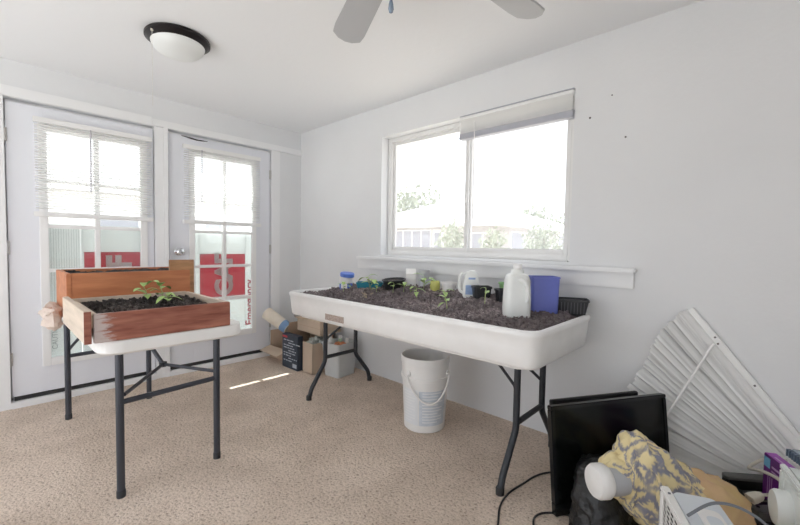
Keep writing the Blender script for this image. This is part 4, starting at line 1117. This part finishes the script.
for y0 in (14.0, 19.5):
    w_ = obj('window', M().box((wx - .02, y0, .75), (wx + .05, y0 + 1.3, 1.9)), KITW, t); obj('pane', M().box((wx + .045, y0 + .06, .81), (wx + .07, y0 + 1.24, 1.84)), SCRN, w_)
obj('vent_pipe', M().tube([(-7.9, 15, 2.9), (-7.9, 15, 3.45)], .07, 8), SCRN, t)

def tree(name, label, x, y, z0, r, h, n, material, group, trunk=True, leaf=.16):
    rd = random.Random(int(x * 13 + y * 7)); t = thing(name, label, name.split('_')[-1], (x, y, z0), group)
    if trunk: obj('trunk', M().tube([(x, y, z0), (x + .1, y, z0 + h * .4), (x, y + .1, z0 + h * .75)], [.3 * min(.55, r * .18), .24 * min(.55, r * .18), .05], 8), BARK, t)
    m = M()
    for k in range(n):
        d = V((rd.gauss(0, 1), rd.gauss(0, 1), rd.gauss(0, 1))).normalized(); q = rd.random() ** .45
        q *= 1 + .35 * ns(d.x * 2 + x, d.y * 2, d.z * 2)
        c = V((x + d.x * r * q, y + d.y * r * q, z0 + h * .62 + d.z * h * .40 * q))
        mx = Matrix.Translation(c) @ Euler((rd.random() * 6, rd.random() * 6, rd.random() * 6)).to_matrix().to_4x4()
        s_ = leaf * (.6 + rd.random() * .8)
        m.add([(-s_, 0, 0), (0, -s_ * .45, .02), (s_, 0, 0), (0, s_ * .45, .02)], [(0, 1, 2, 3)], mx)
    obj('foliage', m, material, t, smooth=False)
tree('shade_tree', 'pale leafy tree left of the bungalow, seen through the left window pane', -21.0, 26, -.2, 3.0, 6.9, 1500, LEAFO, 'trees behind the bungalow', leaf=.25)
tree('shade_tree', 'grey green tree behind the right end of the bungalow roof', -14.6, 38.0, -.2, 2.6, 5.7, 1200, LEAFO, 'trees behind the bungalow', leaf=.25)
tree('shade_tree', 'low spreading tree beside the far right end of the bungalow', -9.4, 38.0, -.2, 2.4, 5.5, 1200, LEAFO, 'trees behind the bungalow', leaf=.25)
tree('garden_bush', 'pale bush before the bungalow, left of the window mullion', -4.5, 9.2, -.2, .62, 2.25, 700, BUSHO, 'bushes before the bungalow', True, .08)
tree('garden_bush', 'low bush before the bungalow, right of the window mullion', -3.0, 9.5, -.2, .55, 2.0, 600, BUSHO, 'bushes before the bungalow', True, .08)
tree('garden_bush', 'grey bush at the side of the bungalow, right part of the window', -2.1, 11.3, -.2, .75, 2.3, 800, LEAFO, 'bushes before the bungalow', True, .08)
struct('awning_1', M().add([(-.15, -3.2, 2.32), (-1.3, -3.2, 2.25), (-1.3, -1.34, 2.25), (-.15, -1.34, 2.32), (-.15, -3.2, 2.36), (-1.3, -3.2, 2.29), (-1.3, -1.34, 2.29), (-.15, -1.34, 2.36)], [(0, 1, 2, 3), (7, 6, 5, 4), (0, 4, 5, 1), (1, 5, 6, 2), (2, 6, 7, 3), (3, 7, 4, 0)]), ROOFM, smooth=False)  # unseen sheet, added to keep the sun off the left door
# house across the yard beyond the doors
t = thing('white_house', 'washed out white house across the yard beyond the doors', 'house', (-12, -1, -.2))
obj('walls', M().box((-17, -9, -.2), (-11, 7, 2.6)), ROOFM, t)
obj('roof', M().add([(-17.5, -9.5, 2.6), (-10.5, -9.5, 2.6), (-10.5, 7.5, 2.6), (-17.5, 7.5, 2.6), (-14, -6, 4.0), (-14, 4, 4.0)], [(0, 1, 4), (1, 2, 5, 4), (2, 3, 5), (3, 0, 4, 5), (3, 2, 1, 0)]), STUCCO, t, smooth=False)
for y0 in (-4.0, -.2, 3.0):
    w_ = obj('window', M().box((-11.02, y0, .9), (-10.95, y0 + 1.3, 2.0)), KITW, t); obj('pane', M().box((-10.96, y0 + .08, .98), (-10.93, y0 + 1.22, 1.92)), SCRN, w_)

# ------------------------------------------------------------------ camera, light
cam = bpy.data.cameras.new('camera'); co = bpy.data.objects.new('camera', cam); C.objects.link(co)
cam.sensor_width = 36; cam.lens = 36 * 390.167 / 800; cam.clip_start = .02; cam.clip_end = 300
r_ = (0.729884122646078, 0.6833827337470746, 0.01603766583826736); u_ = (-0.041256740635256174, 0.020621009737926094, 0.9989357613528227); f_ = (-0.6823247385675828, 0.7297690135746813, -0.0432450918014578)
co.matrix_world = frame_mtx((3.755457, -2.401086, 1.168137), r_, u_, tuple(-q for q in f_))
sc = bpy.context.scene; sc.camera = co

wd_ = bpy.data.worlds.new('sky'); sc.world = wd_; wd_.use_nodes = True; wt = wd_.node_tree
bg = wt.nodes['Background']; bg.inputs['Color'].default_value = (.93, .97, 1.04, 1); bg.inputs['Strength'].default_value = 1.5
sun = bpy.data.lights.new('sun', 'SUN'); sun.energy = 7.0; sun.angle = math.radians(.53); sun.color = (1, .985, .96)
so = bpy.data.objects.new('sun', sun); C.objects.link(so)
so.rotation_euler = V((.50, 0.02, -1.0)).to_track_quat('-Z', 'Y').to_euler()

vs_ = sc.view_settings
sc.display_settings.display_device = 'sRGB'
vs_.view_transform = 'Standard'; vs_.look = 'None'; vs_.gamma = 1; vs_.use_curve_mapping = False; vs_.exposure = 0.68
cy = sc.cycles
cy.use_denoising = True; cy.max_bounces = 12; cy.diffuse_bounces = 8; cy.glossy_bounces = 4; cy.transparent_max_bounces = 16; cy.caustics_reflective = False; cy.caustics_refractive = False
cy.sample_clamp_indirect = 6
